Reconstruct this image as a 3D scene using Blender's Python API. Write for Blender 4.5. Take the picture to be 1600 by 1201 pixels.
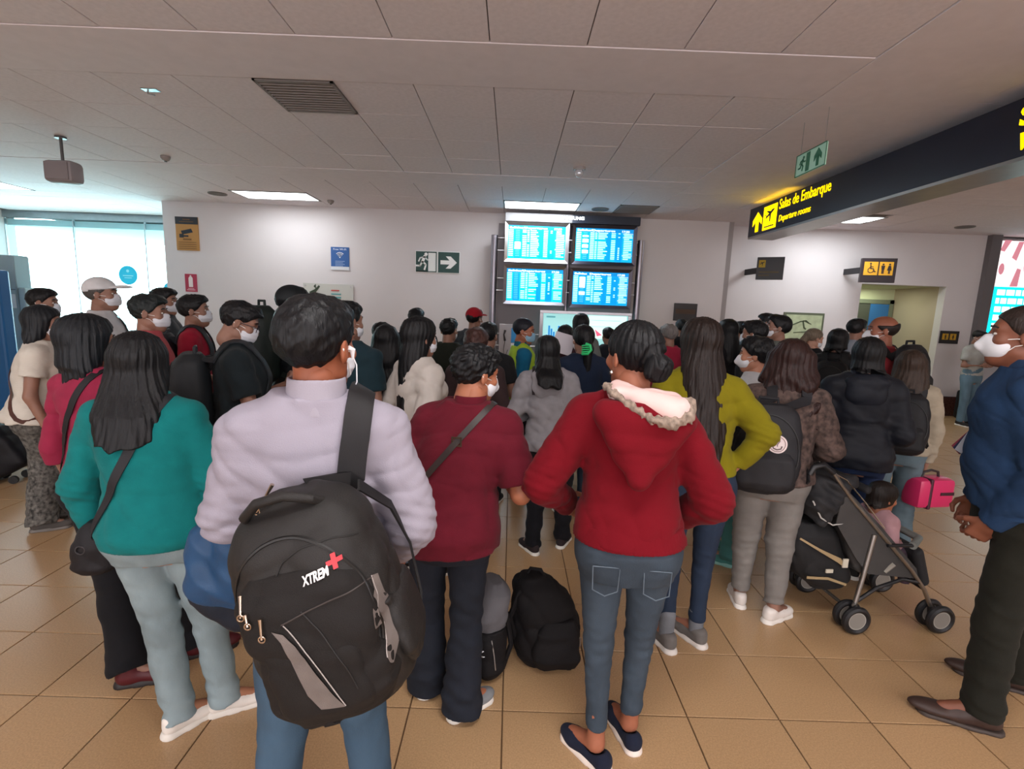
import bpy, bmesh, math, random
import numpy as np
from mathutils import Vector, Matrix
from mathutils.bvhtree import BVHTree
random.seed(7); rng = np.random.RandomState(7)
for o in list(bpy.data.objects): bpy.data.objects.remove(o)
SC = bpy.context.scene
COL = SC.collection

# ------------------------------------------------------------------ camera
FPX, CAMH = 775.0, 1.69
def _cam_axes(pitch, roll, yaw):
    p, r, y = (math.radians(v) for v in (pitch, roll, yaw))
    fw = np.array([-math.sin(y)*math.cos(p), math.cos(y)*math.cos(p), -math.sin(p)])
    r0 = np.array([math.cos(y), math.sin(y), 0.0]); u0 = np.cross(r0, fw)
    return math.cos(r)*r0+math.sin(r)*u0, -math.sin(r)*r0+math.cos(r)*u0, fw
CR, CU, CF = _cam_axes(8.8, 2.1, -0.3)
CC = np.array([0, 0, CAMH])
cam = bpy.data.cameras.new('camera'); camo = bpy.data.objects.new('camera', cam); COL.objects.link(camo)
cam.sensor_width = 36; cam.lens = FPX/1600*36; cam.clip_start = 0.05; cam.clip_end = 200
camo.matrix_world = Matrix(((CR[0], CU[0], -CF[0], 0), (CR[1], CU[1], -CF[1], 0), (CR[2], CU[2], -CF[2], CAMH), (0, 0, 0, 1)))
SC.camera = camo
def at(px, py, X=None, Y=None, Z=None):
    """a point of the place from what the photograph shows at (px, py) and one known coordinate"""
    d = (px-800)/FPX*CR+(600.5-py)/FPX*CU+CF
    t = X/d[0] if X is not None else Y/d[1] if Y is not None else (Z-CAMH)/d[2]
    return CC+t*d

# ------------------------------------------------------------------ light and exposure
SC.view_settings.view_transform = 'Standard'; SC.view_settings.look = 'None'
SC.view_settings.gamma = 1; SC.view_settings.use_curve_mapping = False
SC.view_settings.exposure = 0.0
W = bpy.data.worlds.new('daylight'); SC.world = W; W.use_nodes = True
wn = W.node_tree; wn.nodes.clear()
_b = wn.nodes.new('ShaderNodeBackground'); _o = wn.nodes.new('ShaderNodeOutputWorld')
_g = wn.nodes.new('ShaderNodeTexCoord'); _s = wn.nodes.new('ShaderNodeSeparateXYZ'); _r = wn.nodes.new('ShaderNodeValToRGB')
wn.links.new(_g.outputs['Generated'], _s.inputs[0]); wn.links.new(_s.outputs['Z'], _r.inputs[0])
_r.color_ramp.elements[0].position = 0.0; _r.color_ramp.elements[0].color = (0.75, 1.0, 1.0, 1)
_r.color_ramp.elements[1].position = 0.5; _r.color_ramp.elements[1].color = (0.55, 0.95, 1.0, 1)
wn.links.new(_r.outputs[0], _b.inputs[0]); _b.inputs[1].default_value = 7.0
wn.links.new(_b.outputs[0], _o.inputs[0])
def area(name, loc, size, power, color, rot=(0, 0, 0)):
    l = bpy.data.lights.new(name, 'AREA'); l.shape = 'RECTANGLE'; l.size, l.size_y = size
    l.energy = power; l.color = color
    o = bpy.data.objects.new(name, l); o.location = loc; o.rotation_euler = rot; COL.objects.link(o); return o
ZC = 3.25
WARM = (1.0, 0.95, 0.92); COOLW = (0.93, 0.97, 1.0)
LPANEL = [(-3.67, 7.95), (0.39, 7.95), (5.35, 8.12), (-8.2, 7.95)]          # ceiling panels in view
for x, y in LPANEL: area('panel_light', (x, y, ZC-0.03), (1.1, 0.54), 12 if x < -2 else 30, COOLW)
for x, y in ((-4.8, 0.2), (0.4, 0.6), (5.3, 0.4), (-4.8, -3.0), (0.4, -3.0), (5.3, -3.0)):   # same panels behind the camera
    area('panel_light', (x, y, ZC-0.03), (1.1, 0.54), 38, WARM)
area('rear_fill_light', (0.5, -3.9, 1.75), (13.0, 2.4), 345, (1.0, 0.955, 0.985), (math.radians(90), 0, 0))  # added fill lamp that brightens ceiling and backs; the rear wall is closed
area('window_daylight', (-9.3, 10.1, 1.45), (6.5, 2.2), 190, (0.60, 0.93, 1.0), (math.radians(-90), 0, 0))

# ------------------------------------------------------------------ helpers: materials
def lin(c):
    if isinstance(c, str): c = tuple(int(c[i:i+2], 16)/255 for i in (0, 2, 4))
    return tuple((v/12.92 if v <= 0.04045 else ((v+0.055)/1.055)**2.4) for v in c)
_mc = {}
def mat(name, col, rough=0.7, metal=0.0, spec=0.5, emit=0, bump=0, bscale=200, var=0.0, vscale=6, stretch=None, alpha=1, sheen=0, trans=0, kind='noise', coat=0, bdist=0.002, wr=0, wscale=7):
    key = (name, str(col), rough, bump, var, emit)
    if key in _mc: return _mc[key]
    m = bpy.data.materials.new(name); m.use_nodes = True; n = m.node_tree; P = n.nodes['Principled BSDF']
    c = lin(col); P.inputs['Base Color'].default_value = (*c, 1); P.inputs['Roughness'].default_value = rough
    P.inputs['Metallic'].default_value = metal; P.inputs['Specular IOR Level'].default_value = spec
    P.inputs['Sheen Weight'].default_value = sheen; P.inputs['Transmission Weight'].default_value = trans; P.inputs['Coat Weight'].default_value = coat
    P.inputs['Alpha'].default_value = alpha
    if emit: P.inputs['Emission Color'].default_value = (*c, 1); P.inputs['Emission Strength'].default_value = emit
    if var or bump:
        tc = n.nodes.new('ShaderNodeTexCoord'); mp = n.nodes.new('ShaderNodeMapping'); n.links.new(tc.outputs['Object'], mp.inputs[0])
        if stretch: mp.inputs['Scale'].default_value = stretch
    if var:
        t = n.nodes.new('ShaderNodeTexNoise'); t.inputs['Scale'].default_value = vscale; t.inputs['Detail'].default_value = 5
        n.links.new(mp.outputs[0], t.inputs[0]); r = n.nodes.new('ShaderNodeValToRGB')
        r.color_ramp.elements[0].position = 0.3; r.color_ramp.elements[1].position = 0.7
        r.color_ramp.elements[0].color = (*[v*(1-var) for v in c], 1); r.color_ramp.elements[1].color = (*[min(1, v*(1+var)) for v in c], 1)
        n.links.new(t.outputs['Fac'], r.inputs[0]); n.links.new(r.outputs[0], P.inputs['Base Color'])
        if emit: n.links.new(r.outputs[0], P.inputs['Emission Color'])
    if bump:
        t = n.nodes.new('ShaderNodeTexNoise') if kind == 'noise' else n.nodes.new('ShaderNodeTexVoronoi')
        t.inputs['Scale'].default_value = bscale
        n.links.new(mp.outputs[0], t.inputs[0 if kind == 'noise' else 'Vector'])
        b = n.nodes.new('ShaderNodeBump'); b.inputs['Strength'].default_value = bump; b.inputs['Distance'].default_value = bdist
        n.links.new(t.outputs[0], b.inputs['Height']); n.links.new(b.outputs[0], P.inputs['Normal'])
        if wr:                                                   # cloth creases
            t2 = n.nodes.new('ShaderNodeTexNoise'); t2.noise_type = 'RIDGED_MULTIFRACTAL'; t2.inputs['Scale'].default_value = wscale; t2.inputs['Detail'].default_value = 2; t2.inputs['Distortion'].default_value = 0.6
            n.links.new(tc.outputs['Object'], t2.inputs[0]); b2 = n.nodes.new('ShaderNodeBump'); b2.inputs['Strength'].default_value = wr; b2.inputs['Distance'].default_value = 0.02
            n.links.new(t2.outputs[0], b2.inputs['Height']); n.links.new(b2.outputs[0], b.inputs['Normal'])
    _mc[key] = m; return m
def dim(c, k=0.86): return ''.join('%02x' % int(int(c[i:i+2], 16)*k) for i in (0, 2, 4))
def cloth(col, var=0.12, rough=0.9): return mat('fabric', dim(col), rough, spec=0.2, bump=0.35, bscale=260, var=var, vscale=9, sheen=0.03, wr=.22)
def knit(col): return mat('knit', col, 0.95, spec=0.15, bump=0.5, bscale=230, var=0.10, vscale=14, sheen=0.05, wr=.12, wscale=5)
def denim(col): return mat('denim', col, 0.88, spec=0.25, bump=0.5, bscale=330, var=0.25, vscale=7, stretch=(1, 1, 0.45), wr=.3, wscale=11)
def nylon(col): return mat('nylon', dim(col), 0.6, spec=0.3, bump=0.3, bscale=420, var=0.15, vscale=12, wr=.3, wscale=8)
def leather(col): return mat('leather', col, 0.5, spec=0.4, bump=0.25, bscale=90, var=0.15, vscale=10)
def hairm(col): return mat('hair', col, 0.5, spec=0.28, bump=0.8, bscale=1.0, var=0.4, vscale=1.0, stretch=(150, 150, 9), bdist=0.003)
def skinm(col): 
    m = mat('skin', col, 0.52, spec=0.4, bump=0.12, bscale=140, var=0.07, vscale=18)
    m.node_tree.nodes['Principled BSDF'].inputs['Subsurface Weight'].default_value = 0.06
    m.node_tree.nodes['Principled BSDF'].inputs['Subsurface Radius'].default_value = (0.02, 0.008, 0.004)
    return m
def plain(col, rough=0.6): return mat('paint', col, rough)
def metal(col='b9b9bd', rough=0.32): return mat('metal', col, rough, metal=1.0, var=0.06, vscale=8)
def glow(col, e, name='emitter'): return mat(name, col, 0.6, emit=e, spec=0.1)

# ------------------------------------------------------------------ helpers: meshes
def new_mesh(name, v, f):
    me = bpy.data.meshes.new(name)
    if isinstance(f, np.ndarray):
        k = f.shape[1]
        me.vertices.add(len(v)); me.vertices.foreach_set('co', np.ascontiguousarray(v, dtype=np.float32).ravel())
        me.loops.add(f.size); me.loops.foreach_set('vertex_index', np.ascontiguousarray(f, dtype=np.int32).ravel())
        me.polygons.add(len(f)); me.polygons.foreach_set('loop_start', np.arange(0, f.size, k, dtype=np.int32))
        me.update(calc_edges=True)
    else:
        me.from_pydata([tuple(p) for p in v], [], f)
    return me
def link(name, me, m=None, parent=None, smooth=False, loc=None):
    o = bpy.data.objects.new(name, me); COL.objects.link(o)
    if m is not None:
        for q in (m if isinstance(m, (list, tuple)) else [m]): me.materials.append(q)
    if smooth: me.shade_smooth()
    if parent is not None: o.parent = parent
    if loc is not None: o.location = loc
    return o
def empty(name, loc=(0, 0, 0), rz=0):
    o = bpy.data.objects.new(name, None); COL.objects.link(o); o.location = loc; o.rotation_euler = (0, 0, rz); o.empty_display_size = 0.1; return o
def tag(o, label=None, cat=None, group=None, kind=None):
    if label: o['label'] = label
    if cat: o['category'] = cat
    if group: o['group'] = group
    if kind: o['kind'] = kind
    return o
class G:
    """collects simple solids, then links them as ONE mesh object"""
    def __init__(s): s.v = []; s.f = []
    def add(s, v, f):
        n = len(s.v); s.v += [tuple(p) for p in v]; s.f += [tuple(i+n for i in q) for q in f]; return s
    def box(s, lo, hi, M=None, bev=0):
        (a, b, c), (d, e, g) = lo, hi
        if bev:
            bm = bmesh.new(); bmesh.ops.create_cube(bm, size=1)
            for q in bm.verts: q.co = Vector(((a+d)/2+q.co.x*(d-a), (b+e)/2+q.co.y*(e-b), (c+g)/2+q.co.z*(g-c)))
            bmesh.ops.bevel(bm, geom=bm.edges[:], offset=bev, segments=2, affect='EDGES', profile=0.5)
            v = [q.co.copy() for q in bm.verts]; bm.verts.index_update(); f = [tuple(q.index for q in p.verts) for p in bm.faces]; bm.free()
        else:
            v = [Vector(p) for p in ((a, b, c), (d, b, c), (d, e, c), (a, e, c), (a, b, g), (d, b, g), (d, e, g), (a, e, g))]
            f = [(0, 3, 2, 1), (4, 5, 6, 7), (0, 1, 5, 4), (1, 2, 6, 5), (2, 3, 7, 6), (3, 0, 4, 7)]
        if M is not None: v = [M @ p for p in v]
        return s.add(v, f)
    def tube(s, pts, r, n=8, cap=True):
        pts = [Vector(p) for p in pts]; rr = r if isinstance(r, (list, tuple)) else [r]*len(pts)
        v = []; f = []; up = None
        for i, p in enumerate(pts):
            t = (pts[min(i+1, len(pts)-1)]-pts[max(i-1, 0)]).normalized()
            if up is None: up = t.orthogonal().normalized()
            up = (up-t*up.dot(t)); up = up.normalized() if up.length > 1e-6 else t.orthogonal().normalized()
            w = t.cross(up)
            for k in range(n):
                a = 2*math.pi*k/n; v.append(p+(up*math.cos(a)+w*math.sin(a))*rr[i])
        for i in range(len(pts)-1):
            for k in range(n): f.append((i*n+k, i*n+(k+1) % n, (i+1)*n+(k+1) % n, (i+1)*n+k))
        if cap: f.append(tuple(range(n-1, -1, -1))); f.append(tuple(range((len(pts)-1)*n, len(pts)*n)))
        return s.add(v, f)
    def disc(s, c, ax, r, th, n=24, r2=None):
        c = Vector(c); ax = Vector(ax).normalized(); return s.tube([c-ax*th/2, c+ax*th/2], [r, r if r2 is None else r2], n)
    def ring(s, c, ax, R, r, n=28, m=8):
        c = Vector(c); ax = Vector(ax).normalized(); u = ax.orthogonal().normalized(); w = ax.cross(u); v = []; f = []
        for i in range(n):
            a = 2*math.pi*i/n; d = u*math.cos(a)+w*math.sin(a)
            for k in range(m):
                b = 2*math.pi*k/m; v.append(c+d*(R+r*math.cos(b))+ax*r*math.sin(b))
        for i in range(n):
            for k in range(m): f.append((i*m+k, ((i+1) % n)*m+k, ((i+1) % n)*m+(k+1) % m, i*m+(k+1) % m))
        return s.add(v, f)
    def prism(s, poly, th, M=None):
        """outline in x,z extruded along y"""
        n = len(poly); v = [Vector((x, -th/2, z)) for x, z in poly]+[Vector((x, th/2, z)) for x, z in poly]
        if M is not None: v = [M @ p for p in v]
        f = [tuple(range(n)), tuple(range(2*n-1, n-1, -1))]+[(i, i+n, (i+1) % n+n, (i+1) % n) for i in range(n)]
        return s.add(v, f)
    def ell(s, c, r, n=16, m=10):
        v = []; f = []
        for j in range(m+1):
            b = math.pi*j/m
            for i in range(n):
                a = 2*math.pi*i/n; v.append((c[0]+r[0]*math.sin(b)*math.cos(a), c[1]+r[1]*math.sin(b)*math.sin(a), c[2]+r[2]*math.cos(b)))
        for j in range(m):
            for i in range(n): f.append((j*n+i, (j+1)*n+i, (j+1)*n+(i+1) % n, j*n+(i+1) % n))
        return s.add(v, f)
    def ribbon(s, pts, nrm, w, th=0.003):
        v = []; f = []; pts = [Vector(p) for p in pts]; n = len(pts)
        for i, p in enumerate(pts):
            t = (pts[min(i+1, n-1)]-pts[max(i-1, 0)]).normalized(); N = Vector(nrm[i]).normalized(); b = t.cross(N).normalized()
            ww = w[i] if isinstance(w, (list, tuple)) else w
            for sx, sn in ((-1, 0), (1, 0), (1, 1), (-1, 1)): v.append(p+b*sx*ww/2+N*sn*th)
        for i in range(n-1):
            for k in range(4): f.append((i*4+k, i*4+(k+1) % 4, (i+1)*4+(k+1) % 4, (i+1)*4+k))
        f.append((3, 2, 1, 0)); f.append(tuple((n-1)*4+k for k in range(4)))
        return s.add(v, f)
    def build(s, name, m, parent=None, smooth=False, loc=None):
        me = new_mesh(name, s.v, s.f); bm = bmesh.new(); bm.from_mesh(me); bmesh.ops.recalc_face_normals(bm, faces=bm.faces[:]); bm.to_mesh(me); bm.free()
        o = link(name, me, m, parent, smooth, loc)
        if smooth: sharp_by_angle(me)
        return o
def sharp_by_angle(me, ang=0.7):
    try: me.set_sharp_from_angle(angle=ang)
    except Exception: pass
def text_mesh(txt, size, M, depth=0.002, bold=0.0, align='LEFT', spacing=1.0, shear=0):
    """lettering as a flat mesh; M places it (x = reading direction, y = up, z = out of the sign)"""
    c = bpy.data.curves.new('lettering', 'FONT'); c.body = txt; c.size = size; c.extrude = depth/2; c.offset = bold; c.align_x = align; c.space_character = spacing; c.shear = shear
    c.resolution_u = 4
    o = bpy.data.objects.new('lettering', c); COL.objects.link(o); bpy.context.view_layer.update()
    me = bpy.data.meshes.new_from_object(o.evaluated_get(bpy.context.evaluated_depsgraph_get()))
    bpy.data.objects.remove(o); bpy.data.curves.remove(c); me.transform(M); return me
def frame(o, x, y, z=None):
    x = Vector(x).normalized(); y = Vector(y).normalized(); z = x.cross(y) if z is None else Vector(z)
    return Matrix(((x[0], y[0], z[0], o[0]), (x[1], y[1], z[1], o[1]), (x[2], y[2], z[2], o[2]), (0, 0, 0, 1)))
# ================================================================== the hall
M_wall = mat('painted_wall', 'd8d3d4', 0.75, bump=0.12, bscale=60, var=0.03, vscale=1.2)
M_ceil = mat('ceiling_board', 'e0d8dc', 0.9, bump=0.35, bscale=220, var=0.05, vscale=30)
M_joint = mat('joint_shadow_gap', '6d6664', 0.9)
def struct(o, kind='structure'): o['kind'] = kind; return o
def floor_material():
    m = mat('floor_tile', 'b79263', 0.30, spec=0.45, var=0.10, vscale=5, bump=0.05, bscale=90); n = m.node_tree; P = n.nodes['Principled BSDF']
    tc = n.nodes.new('ShaderNodeTexCoord'); t = n.nodes.new('ShaderNodeTexNoise'); t.inputs['Scale'].default_value = 160; t.inputs['Detail'].default_value = 3
    gm = n.nodes.new('ShaderNodeNewGeometry'); oi = n.nodes.new('ShaderNodeObjectInfo')
    n.links.new(gm.outputs['Position'], t.inputs[0])
    r = n.nodes.new('ShaderNodeValToRGB'); a = lin('a3835f'); b = lin('ba9871')
    r.color_ramp.elements[0].position = 0.3; r.color_ramp.elements[1].position = 0.7
    r.color_ramp.elements[0].color = (*a, 1); r.color_ramp.elements[1].color = (*b, 1)
    n.links.new(t.outputs['Fac'], r.inputs[0])
    hs = n.nodes.new('ShaderNodeHueSaturation'); mr = n.nodes.new('ShaderNodeMapRange'); mr.inputs[3].default_value = 0.96; mr.inputs[4].default_value = 1.05
    n.links.new(oi.outputs['Random'], mr.inputs[0]); n.links.new(mr.outputs[0], hs.inputs['Value']); n.links.new(r.outputs[0], hs.inputs['Color'])
    n.links.new(hs.outputs[0], P.inputs['Base Color'])
    return m
M_floor = floor_material(); M_grout = mat('grout', '6a5036', 0.9)
fl = struct(G().box((-10.4, -4.2, -0.12), (11.5, 12.2, -0.006)).build('floor', M_grout))
TX, TY, X0, Y0 = 0.393, 0.395, 0.02, 1.869
tm = None
cells = []
for i in range(-26, 27):
    for j in range(-14, 26):
        x, y = X0+i*TX, Y0+j*TY
        cx, cy = x+TX/2, y+TY/2
        if not (-10.3 < x and x+TX < 11.4 and -4.1 < y < 12.1): continue
        vis = cy > 1.3 and abs(cx) < cy*1.12+0.3
        cells.append((0 if vis else 1, cy+abs(cx)*0.15, cx, cy))
cells.sort()
g = G().box((-TX/2+0.003, -TY/2+0.003, -0.006), (TX/2-0.003, TY/2-0.003, 0.0), bev=0.0018)
tm = new_mesh('floor_tile', g.v, g.f); tm.materials.append(M_floor)
rest = G()
for k, (_, _, cx, cy) in enumerate(cells):
    if k < 300:
        o = bpy.data.objects.new('floor_tile', tm); COL.objects.link(o); o.parent = fl; o.location = (cx, cy, 0)
    else: rest.box((cx-TX/2+0.003, cy-TY/2+0.003, -0.006), (cx+TX/2-0.003, cy+TY/2-0.003, 0.0))
rest.build('floor_tiling', M_floor, fl)['kind'] = 'stuff'

# ceiling: slab, single tiles, plain boarded bands
ce = struct(G().box((-10.4, -4.2, ZC+0.015), (11.5, 12.2, ZC+0.2)).build('ceiling', M_joint))
CXP, CX0 = 0.58, -0.19
rows = [(-3.96, -3.36), (-3.36, -2.76), (-2.76, -2.16), (-2.16, -1.56), (-1.56, -0.96), (-0.96, -0.36), (-0.36, 0.24), (0.24, 0.84), (0.84, 1.44), (1.44, 2.04), (2.04, 2.64), (2.64, 3.24),
        (3.85, 4.45), (4.45, 5.05), (5.05, 5.65), (5.65, 6.25), (6.80, 7.65), (7.65, 8.25), (8.25, 8.69)]
skips = [(-1.64, 4.15), (-3.67, 7.95), (0.39, 7.95), (1.84, 7.95), (5.35, 7.95), (-8.2, 7.95)]
def skip(cx, cy):
    return any(abs(cx-a) < (0.62 if b > 7 and a not in (1.84, 5.35) else 0.3) and abs(cy-b) < 0.3 for a, b in skips)
tiles = []
for (a, b) in rows:
    for i in range(-17, 19):
        x = CX0+i*CXP; cx, cy = x+CXP/2, (a+b)/2
        if cx > 2.2 and b < 6.5: continue
        if cy > 8.7 and cx > -6: continue
        if skip(cx, cy): continue
        vis = cy > 1.6 and abs(cx) < cy*1.15+0.3
        tiles.append((0 if vis else 1, cy+abs(cx)*0.1, cx, cy, b-a))
for (a, b) in ((8.69, 9.25), (9.25, 9.85), (9.85, 10.25)):
    for i in range(-17, -10): tiles.append((0, a, CX0+i*CXP+CXP/2, (a+b)/2, b-a))
tiles.sort(); cm = {}; rest = G()
for k, (_, _, cx, cy, d) in enumerate(tiles):
    if k < 290:
        q = round(d, 3)
        if q not in cm:
            g = G().box((-CXP/2+0.0035, -d/2+0.0035, 0), (CXP/2-0.0035, d/2-0.0035, 0.015), bev=0.002); cm[q] = new_mesh('ceiling_tile', g.v, g.f); cm[q].materials.append(M_ceil)
        o = bpy.data.objects.new('ceiling_tile', cm[q]); COL.objects.link(o); o.parent = ce; o.location = (cx, cy, ZC+random.uniform(-0.001, 0.001))
        o.rotation_euler = (random.uniform(-.0012, .0012), random.uniform(-.0015, .0015), 0)
    else: rest.box((cx-CXP/2+0.004, cy-d/2+0.004, ZC), (cx+CXP/2-0.004, cy+d/2-0.004, ZC+0.015))
rest.build('ceiling_tiling', M_ceil, ce)['kind'] = 'stuff'
M_band = mat('plaster_band', 'e0d8dc', 0.9, bump=0.2, bscale=150, var=0.03, vscale=10)
for lo, hi in (((-10.3, 3.245, ZC-0.004), (2.13, 3.845, ZC+0.015)), ((-10.3, 6.255, ZC-0.004), (2.13, 6.795, ZC+0.015)),
               ((2.135, -4.1, ZC-0.004), (3.25, 6.5, ZC+0.015)),
               ((3.255, -4.1, ZC), (6.6, 1.2, ZC+0.015)), ((3.255, 1.205, ZC), (6.6, 3.8, ZC+0.015)), ((3.255, 3.805, ZC), (6.6, 6.5, ZC+0.015)),
               ((6.605, -4.1, ZC), (11.4, 3.8, ZC+0.015)), ((6.605, 3.805, ZC), (11.4, 6.5, ZC+0.015)), ((2.135, 6.505, ZC), (11.4, 6.795, ZC+0.015)), ((-5.98, 8.695, ZC), (11.4, 12.1, ZC+0.015))):
    G().box(lo, hi, bev=0.003).build('ceiling_board', M_band, ce)

# walls
HB = 0.36
M_skirt = mat('speckled_granite', '4a2c28', 0.25, spec=0.5, var=0.5, vscale=45)
def wall(name, lo, hi, m=M_wall): return struct(G().box(lo, hi).build(name, m))
wb = wall('wall_back', (-5.95, 8.7, 0), (3.62, 8.95, ZC+0.01))
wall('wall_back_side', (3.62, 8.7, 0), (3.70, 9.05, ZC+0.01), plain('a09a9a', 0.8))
# right part with the opening of the washroom passage (x 6.24 .. 7.72)
ob = struct(G().box((3.70, 9.05, 0), (6.24, 9.2, ZC+0.01)).box((7.76, 9.05, 0), (8.34, 9.2, ZC+0.01)).box((6.24, 9.05, 2.34), (7.76, 9.2, ZC+0.01)).build('wall_back_right', M_wall))
M_rec = mat('passage_paint', 'c3c6a4', 0.7, bump=0.1, bscale=60)
wall('wall_passage', (6.1, 10.25, 0), (8.3, 10.35, 2.6), M_rec)
wall('wall_passage_left', (6.14, 9.2, 0), (6.24, 10.3, 2.6), M_rec)
wall('wall_passage_right', (7.76, 9.2, 0), (7.86, 10.3, 2.6), mat('beige_wall', 'b5a58f', 0.7))
wall('ceiling_passage', (6.1, 9.2, 2.34), (7.9, 10.35, 2.45), M_rec)
area('passage_light', (7.0, 9.75, 2.32), (0.5, 0.5), 9, (0.92, 1.0, 0.78))
dr = struct(empty('door_1', (7.28, 10.25, 0)))
G().box((-0.60, -0.05, 0), (-0.50, 0.0, 2.12)).box((0.38, -0.05, 0), (0.46, 0.0, 2.12)).box((-0.60, -0.05, 2.04), (0.46, 0, 2.12)).build('door_frame', plain('6e7462', 0.5), dr)
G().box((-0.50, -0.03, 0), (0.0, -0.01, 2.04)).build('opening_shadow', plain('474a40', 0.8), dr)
G().box((0.0, -0.04, 0.02), (0.38, -0.01, 2.03), bev=0.004).build('door_leaf', plain('2f6aa5', 0.45), dr)
G().tube([(0.05, -0.05, 1.0), (0.05, -0.08, 1.0), (0.13, -0.08, 1.0)], 0.008).build('door_handle', metal(), dr)
struct(G().box((7.76, 9.00, 0), (8.34, 9.05, HB), bev=0.006).build('baseboard_right', M_skirt))
struct(G().box((3.70, 9.01, 0), (6.24, 9.05, HB), bev=0.006).build('baseboard_back_right', M_skirt))
struct(G().box((-5.95, 8.66, 0), (3.62, 8.70, HB), bev=0.006).build('baseboard_back', M_skirt))
wall('wall_column', (8.34, 8.95, 0), (8.52, 9.3, ZC+0.01), mat('grey_column', '6b6668', 0.6))
wall('wall_ad', (8.52, 9.25, 0), (11.5, 9.4, ZC+0.01), plain('b9b4b6', 0.7))
wall('wall_right', (11.4, -4.2, 0), (11.6, 9.4, ZC+0.01))
wall('wall_rear', (-10.5, -4.3, 0), (11.6, -4.1, ZC+0.01))
w2 = struct(empty('added_rear_frame', (0.5, -4.05, 0)))  # unseen frame added to go with the rear fill lamp, on solid wall
G().box((-6.6, -0.05, 0.45), (6.6, 0.04, 0.55)).box((-6.6, -0.05, 3.0), (6.6, 0.04, 3.1)).build('window_frame', metal('a8b4ba', 0.4), w2)
for k in range(8): G().box((-6.6+k*1.87, -0.05, 0.55), (-6.54+k*1.87, 0.04, 3.0)).build('rear_frame_bar', metal('a8b4ba', 0.4), w2)
wall('wall_left', (-10.5, -4.2, 0), (-10.3, 10.6, ZC+0.01))
wall('wall_window_return', (-6.05, 8.95, 0), (-5.95, 10.5, ZC+0.01))
# glazed front at the left, outside apron beyond it
wi = struct(empty('window_1', (-8.2, 10.4, 0)))
M_alu = metal('a8b4ba', 0.4)
fr = G().box((-2.1, -0.04, 0), (2.2, 0.04, 0.10)).box((-2.1, -0.05, 3.12), (2.2, 0.05, ZC+0.01))
for x in (-2.1, -0.72, 0.72, 2.12): fr.box((x-0.01, -0.02, 0.1), (x+0.01, 0.02, 3.12))
fr.build('window_frame', M_alu, wi)
M_gl = mat('clear_glass', 'f2fbff', 0.02, trans=1.0, spec=0.3); M_gl.node_tree.nodes['Principled BSDF'].inputs['IOR'].default_value = 1.02
for a, b in ((-2.08, -0.74), (-0.70, 0.70), (0.74, 2.10)): G().box((a, -0.004, 0.1), (b, 0.004, 3.12)).build('pane', M_gl, wi)
M_dec = mat('blue_film', '27b8dc', 0.5, spec=0.3, trans=0.0); 
for x, z, r in ((0.33, 2.06, 0.19), (1.16, 1.82, 0.12)):
    d = empty('window_decal', (-8.2+x, 10.36, z)); tag(d, 'large round blue sticker on the glass beside the white cap' if r > .15 else 'small round blue sticker on the glass near the wall corner', 'sticker', 'round stickers on the glass')
    G().disc((0, 0, 0), (0, 1, 0), r, 0.004, 40).build('film', M_dec, d)
    G().box((-r*.55, -0.006, -0.02), (r*.55, -0.003, 0.0)).box((-r*.4, -0.006, -0.06), (r*.4, -0.003, -0.045)).disc((0, -0.004, r*.45), (0, 1, 0), r*.16, .003, 16).build('print', plain('8fe0f2'), d)
struct(G().box((-10.5, 10.45, 2.98), (-5.9, 13.5, 3.1)).build('trim_canopy', plain('bfe2e4', 0.8)))
struct(G().box((-30, 12.2, -0.1), (2, 40, -0.02)).build('ground_outside', plain('d9dddd', 0.9)))
# ================================================================== fixtures and signs
BK = lambda x, z, y=8.695: frame((x, y, z), (1, 0, 0), (0, 0, 1))       # lettering on a wall that faces the camera
def fit(me, w=None, h=None):
    """scale lettering to a measured width and height, about its lower left corner"""
    v = np.empty(len(me.vertices)*3); me.vertices.foreach_get('co', v); v = v.reshape(-1, 3); lo, hi = v.min(0), v.max(0)
    s = [1, 1, 1]; W0, H0 = hi[0]-lo[0], hi[1]-lo[1]
    if w: s[0] = w/W0
    if h: s[1] = h/H0
    elif w: s[1] = s[0]
    v = (v-np.array([lo[0], lo[1], 0]))*np.array(s); me.vertices.foreach_set('co', v.ravel().astype(np.float32)); return me
def letters(name, txt, M, w=None, h=None, m=None, parent=None, bold=0.0, depth=0.003, shear=0, anchor=None):
    me = fit(text_mesh(txt, 0.1, Matrix.Identity(4), 0.0, bold, shear=shear), w, h)
    bm = bmesh.new(); bm.from_mesh(me)
    r = bmesh.ops.extrude_face_region(bm, geom=bm.faces[:]); 
    for q in r['geom']:
        if isinstance(q, bmesh.types.BMVert): q.co.z += depth
    bm.to_mesh(me); bm.free(); me.transform(M); return link(name, me, m, parent)
def flat(name, poly, M, m, parent, th=0.003):
    """flat pictogram piece: outline in reading coordinates"""
    v = [M @ Vector((x, y, 0)) for x, y in poly]+[M @ Vector((x, y, th)) for x, y in poly]; n = len(poly)
    g = G().add(v, [tuple(range(n)), tuple(range(2*n-1, n-1, -1))]+[(i, (i+1) % n, (i+1) % n+n, i+n) for i in range(n)])
    return g.build(name, m, parent)
def circ(cx, cy, r, n=20, ry=None): return [(cx+r*math.cos(2*math.pi*i/n), cy+(ry or r)*math.sin(2*math.pi*i/n)) for i in range(n)]
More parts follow.
